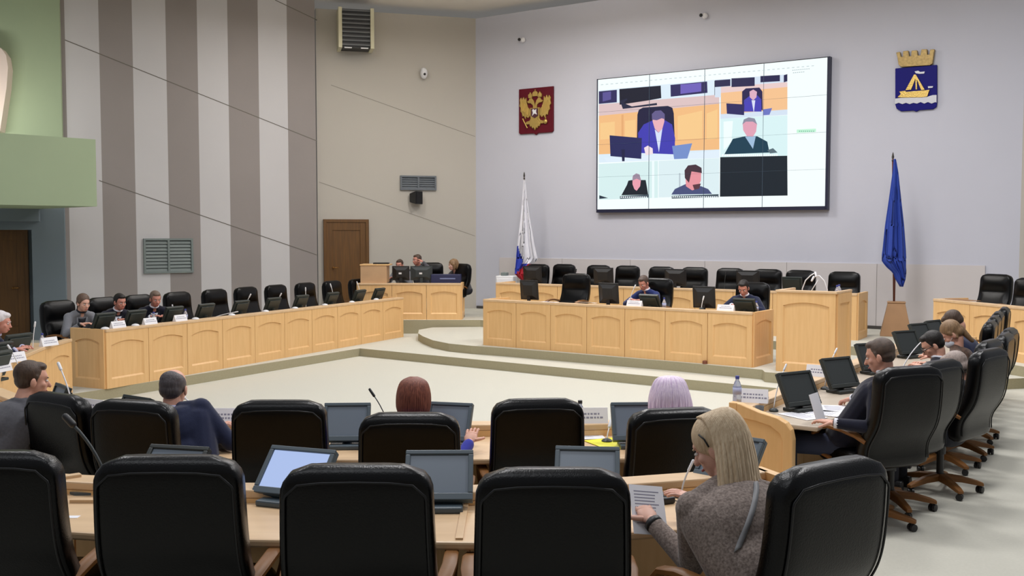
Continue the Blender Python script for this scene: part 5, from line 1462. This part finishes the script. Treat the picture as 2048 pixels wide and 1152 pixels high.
        for k in range(44):
            a = PI * (k + 1.5) / 46 + PI; x = math.cos(a); y = math.sin(a); w_ = .010 * math.sin(k * 2.7); e_ = .03 * math.sin(k * 1.9)
            p0 = hp(x * .012, .02 + y * .02, .131); p1 = hp(x * .066, -.02 + y * .086, .112); p2 = hp(x * .096, -.028 + y * .106, .025)
            p3 = p2 + dn * .11 + Rd * .03 + Rr * (w_ + x * .03); p4 = p3 + dn * (.11 + e_ * .5) + Rd * .02 + Rr * (x * .035 - w_); p5 = p4 + dn * (.04 + e_) + Rd * (.02 + w_)
            hx.tube(spl([p0, p1, p2, p3, p4, p5]), splr([.004, .009, .010, .012, .010, .002]), 6)
    elif hair == 'updo':
        hm.ell(hp(0, -.022, .044), (.084, .096, .090), R, 18, 12); hm.ell(hp(0, -.055, -.01), (.072, .058, .06), R, 14, 9)
        hm.ell(hp(0, -.105, .02), (.045, .040, .045), R, 12, 8)
    elif hair == 'pony':
        hm.ell(hp(0, -.022, .044), (.084, .096, .090), R, 18, 12); hm.ell(hp(0, -.055, -.01), (.074, .060, .06), R, 14, 9)
        hm.cap(hp(0, -.09, .0), hp(.01, -.10, -.16), .036, .02, 10); 
        for s_ in (-1, 1): hm.cap(hp(s_ * .072, .01, .03), hp(s_ * .07, -.02, -.05), .018, .012, 8)
    elif hair == 'white':
        hm.ell(hp(0, -.022, .046), (.082, .094, .086), R, 18, 12); hm.ell(hp(0, -.055, -.01), (.074, .060, .06), R, 14, 9); hm.ell(hp(0, .035, .088), (.058, .05, .032), R, 12, 8)
    if hm.v:
        blob('hair', hm, hcM, t, max(.006, vox * .8), 2, extra=hx if hx.v else None)
    if glasses:
        m = MB()
        for s_ in (-1, 1):
            ring = [hp(s_ * .032 + .024 * math.cos(2 * PI * k / 14), .100, .002 + .018 * math.sin(2 * PI * k / 14)) for k in range(15)]
            m.tube(ring, .003, 6); m.tube([hp(s_ * .056, .100, .006), hp(s_ * .076, .05, .006), hp(s_ * .082, -.01, .004)], .003, 6)
        m.tube([hp(-.01, .103, .004), hp(.01, .103, .004)], .003, 6)
        m.build('glasses', PLASTIC, t)
    if mask:
        m = MB(); m.ell(hp(0, .055, -.060), (.058, .058, .050), R, 16, 10); mo = m.build('face_mask', nmat('pale_mask', rgb(210, 215, 225), .8), t, smooth=True)
        for s_ in (-1, 1):
            e2 = MB(); e2.tube([hp(s_ * .055, .05, -.04), hp(s_ * .082, -.01, -.005)], .002, 5); e2.build('ear_loop', WHITEPL, mo)
    return t, dict(J=J, S=S, E=Eb, W=Wr, nb=nb, u=u, bk=bk, hp=hp, hip=hipL, X=X)

def hairmat(n, c, d): return nmat(n, c, .45, spec=.35, col2=d, nscale=40, stretch=(2.5, 2.5, .3), bump=.3, bscale=90)
H_BROWN = hairmat('brown_hair', rgb(84, 66, 54), rgb(62, 48, 40)); H_DARK = hairmat('dark_hair', rgb(38, 32, 30), rgb(26, 22, 20))
H_GREY = hairmat('dark_grey_hair', rgb(92, 86, 88), rgb(70, 64, 66)); H_RED = hairmat('auburn_hair', rgb(142, 84, 66), rgb(96, 50, 40))
H_LILAC = hairmat('lilac_white_hair', rgb(238, 220, 238), rgb(214, 194, 222)); H_BLOND = hairmat('ash_blond_hair', rgb(220, 198, 166), rgb(190, 164, 132))
H_WHITE = hairmat('white_hair', rgb(225, 218, 220), rgb(200, 192, 196)); H_SILVER = hairmat('silver_hair', rgb(168, 152, 144), rgb(140, 126, 120))
H_DBLOND = hairmat('dark_blond_hair', rgb(150, 120, 88), rgb(116, 90, 64))
def cloth(n, c, noise=.12, ns=60, d=None): return nmat(n, c, .85, spec=.15, noise=noise, nscale=ns, bump=.15, bscale=200, sheen=.2, col2=d)
C_NAVY = cloth('navy_suit', rgb(34, 40, 66)); C_NAVY2 = cloth('dark_navy_suit', rgb(26, 28, 44)); C_BLUE = cloth('blue_suit', rgb(40, 52, 104))
C_GREY = cloth('charcoal_jacket', rgb(84, 84, 90), .2); C_LGREY = cloth('light_grey_blazer', rgb(128, 130, 136), .12)
C_TWEED = cloth('brown_tweed', rgb(152, 138, 130), .35, 110, rgb(98, 86, 80)); C_PINK = cloth('pale_pink_cardigan', rgb(226, 196, 198), .05)
C_BLUE2 = cloth('bright_blue_blouse', rgb(58, 62, 160), .08); C_BLACK = cloth('black_jacket', rgb(22, 22, 28)); C_PATT = cloth('brown_patterned_blouse', rgb(92, 66, 50), .5, 40, rgb(50, 34, 28))
SHIRT = nmat('white_shirt', rgb(225, 226, 236), .8); TIE = nmat('dark_tie', rgb(24, 26, 44), .6); SKR = nmat('ruddy_skin', rgb(206, 142, 124), .5, noise=.1, nscale=14)
LINEN = nmat('lilac_shirt', rgb(190, 190, 220), .8)

# front: blonde woman
t, g = person('blonde woman in brown tweed jacket with a grey strap, reading papers at the front desk', on_y(1434, 892, 3.86), LN, D(22), D(38), .50, hands=[on_y(1302, 1042, 3.98), on_y(1400, 1000, 4.15)],
    poles=[V(.35, -.5, -1), V(.8, -.3, -.6)], jacket=C_TWEED, shirt=None, hair='long', haircol=H_BLOND, skin=SKIN2, vox=.006, curl=.35, bulk=1.16, width=1.12)
J = g['J']; bv = BVHTree.FromPolygons([v.co.copy() for v in J.data.vertices], [tuple(p.vertices) for p in J.data.polygons])
hip, u_, bk_ = g['hip'], g['u'], g['bk']
def backp(x, h_, off=.004):
    o_ = hip + u_ * h_ + V(x, 0, 0) + bk_ * .6; hit = bv.ray_cast(o_, -bk_)
    return (hit[0] + bk_ * off) if hit[0] else hip + u_ * h_ + V(x, 0, 0) + bk_ * .14
rows = []
for k in range(17):
    q = k / 16; h_ = .475 - .25 * q; x = .05 - .19 * q
    rows.append([backp(x - .017, h_ - .006), backp(x + .017, h_ + .006)])
m = MB(); m.loft(rows, close=False, cap=False); o = m.build('bag_strap', nmat('grey_strap', rgb(132, 132, 134), .6), t, smooth=True); so = o.modifiers.new('s', 'SOLIDIFY'); so.thickness = .003; so.offset = 0
hp = g['hp']; m = MB(); m.tube([hp(-.088, .012, .070), hp(-.099, -.004, .045), hp(-.096, -.006, .012)], .0035, 6); m.build('hairpin', PLASTIC, t, smooth=True)
m = MB()
d_ = (g['W'][-1] - g['E'][-1]).normalized(); m.tube([g['W'][-1] - d_ * .03, g['W'][-1] - d_ * .006], .0375, 14); m.build('dark_cuff', PLASTIC, t, smooth=True)
o = paper(on_y(1293, 1015, 4.06), 0, 'printed sheets held up by the blonde woman', None, .15, .21, curl=.0); o.rotation_euler = (D(55), D(8), D(15))
o.location = on_y(1296, 1020, 4.05)
# middle row
person('man in a charcoal grey jacket at the left edge, seen from behind, face turned right', on_y(64, 760, 6.25), L1, D(-32), D(-22), .15, jacket=C_GREY, shirt=None, hair='short', haircol=H_BROWN, vox=.009, bulk=1.12, width=1.1)
person('balding man in a navy suit leaning on the middle row desk, seen from behind', on_y(348, 777, 6.15), L1, D(-12), D(8), .25, jacket=C_NAVY, shirt=LINEN, hair='bald', haircol=H_GREY, vox=.008,
       hands=[None, on_z(425, 882, MZ + .03)], poles=[None, V(1.2, -.4, -.6)], bulk=1.1, width=1.15, hipw=(-1.90, 5.92), zhip=.56)
person('woman with a round auburn bob seen from behind in the middle row', on_y(828, 796, 6.12), L1, D(0), 0, .1, hands=[None, on_y(940, 884, 6.0)], poles=[None, V(1, -.2, -.6)], jacket=C_BLUE2, hair='bob', haircol=H_RED, vox=.009, width=.9)
person('woman with voluminous lilac-white hair and pale pink cardigan in the middle row', on_y(1337, 795, 6.15), L1, D(6), 0, .1, hands=[on_z(1288, 872, MZ + .03), None], poles=[V(-.9, -.5, -.9), None], jacket=C_PINK, hair='lilac', haircol=H_LILAC, vox=.009)
# right wing
person('man in a navy suit sitting sideways at the near end of the right desk', on_y(1760, 712, 6.95), L1, D(60), D(0), .30, hipw=(2.36, 7.05), zhip=.60, hands=[on_z(1668, 846, RZ + .05), on_z(1700, 800, RZ + .05)], poles=[V(-.5, -.5, -1), V(.6, -.3, -1)],
       jacket=C_NAVY2, shirt=SHIRT, hair='short', haircol=nmat('greying_brown_hair', rgb(92, 74, 62), .6, col2=rgb(66, 54, 48), nscale=30), vox=.007, trousers=nmat('navy_trousers', rgb(34, 42, 66), .8), bulk=1.14, width=1.25)
person('person of whom only the silver-grey crown of hair shows above the second right wing chair', on_y(1910, 735, 7.9), L1, D(50), 0, .45, hipw=(3.42, 7.74), zhip=.52, jacket=C_BLACK, hair='lilac' if False else 'white', haircol=H_SILVER, vox=.009)
person('man with glasses in a dark suit bending over papers on the right desk', on_y(1866, 690, 8.75), L1, D(60), D(15), .6, hipw=(3.83, 8.6), zhip=.54, hands=[on_z(1835, 722, RZ + .04), None], jacket=C_NAVY2, shirt=SHIRT, hair='short', haircol=H_DARK, vox=.010, glasses=True)
person('woman in a white face mask with dark blond hair bending over the right desk', on_y(1903, 668, 9.3), L1, D(62), D(10), .7, hipw=(4.24, 9.15), zhip=.54, jacket=C_PATT, hair='pony', haircol=H_DBLOND, vox=.010, mask=True)
person('dark-haired person in a dark blue jacket hunched farthest along the right desk', on_y(1908, 645, 10.05), L1, D(62), D(5), .85, hipw=(4.66, 9.85), zhip=.56, jacket=C_NAVY, hair='short', haircol=H_BROWN, vox=.011, bulk=1.15)
# left wing
person('woman in a light grey blazer seated at the near end of the left wing', on_y(167, 606, on_left(167, .78).y), L1, -PI / 2 - .75, .1, .25, jacket=C_LGREY, shirt=nmat('black_top', rgb(24, 26, 34), .8), hair='pony', haircol=hairmat('ash_brown_hair', rgb(108, 86, 72), rgb(84, 66, 54)), skin=SKIN2, vox=.012, front=True, width=.95)
person('younger dark-haired man in a navy suit at the left wing, second from its near end', on_y(240, 604, on_left(240, .82).y), L1, -PI / 2 - .75, .1, .25, jacket=C_NAVY2, shirt=SHIRT, tie=TIE, hair='short', haircol=H_DARK, skin=SKR, vox=.012, front=True)
person('grey-haired man in a dark suit at the left wing, third from its near end', on_y(311, 598, on_left(311, .82).y), L1, -PI / 2 - .95, .1, .3, jacket=C_NAVY2, shirt=SHIRT, tie=TIE, hair='short', haircol=hairmat('sandy_grey_hair', rgb(124, 106, 92), rgb(100, 84, 74)), skin=SKR, vox=.012, front=True)
person('white-haired man in a dark blue jacket cut off by the left edge', on_y(2, 645, 10.7), L1, D(-80), 0, .2, jacket=C_BLUE2 if False else C_NAVY, shirt=LINEN, hair='white', haircol=H_WHITE, skin=SKR, vox=.011, front=True)
# head table
person('chairman in a bright blue suit bowing over his papers at the head table', on_y(1287, 566, 16.55), L2, PI - WD - .15, 0, .55, jacket=C_BLUE, shirt=SHIRT, tie=TIE, hair='short', haircol=hairmat('greying_dark_hair', rgb(96, 78, 68), rgb(70, 56, 50)), skin=SKR, vox=.011, front=True, bulk=1.05, poles=[V(-1.2, -.2, -.7), V(1.2, -.2, -.7)])
person('dark-haired man in a navy suit reading at the right end of the head table', on_y(1487, 576, 15.35), L2, PI - WD + .1, 0, .55, jacket=C_NAVY, shirt=SHIRT, tie=TIE, hair='short', haircol=H_DARK, skin=SKR, vox=.011, front=True, bulk=1.05, poles=[V(-1.2, -.2, -.7), V(1.2, -.2, -.7)])
# corner desk
person('man behind the monitors of the corner desk, facing left, hand to his ear', on_y(834, 520, 21.75), L3, D(150), D(-20), .1, jacket=C_GREY, hair='short', haircol=H_BROWN, skin=SKR, vox=.013, hands=[on_y(846, 524, 21.6), None], poles=[V(-1, 0, -1), None])
person('person half hidden behind the first monitor of the corner desk', on_y(799, 530, 21.7), L3, D(165), 0, .2, jacket=C_LGREY, hair='short', haircol=H_BROWN, skin=SKR, vox=.013)
person('woman with short blond hair at the right end of the corner desk', on_y(906, 530, 21.35), L3, D(140), D(-20), .15, jacket=C_GREY, hair='bob', haircol=H_DBLOND, skin=SKIN2, vox=.013, width=.9)
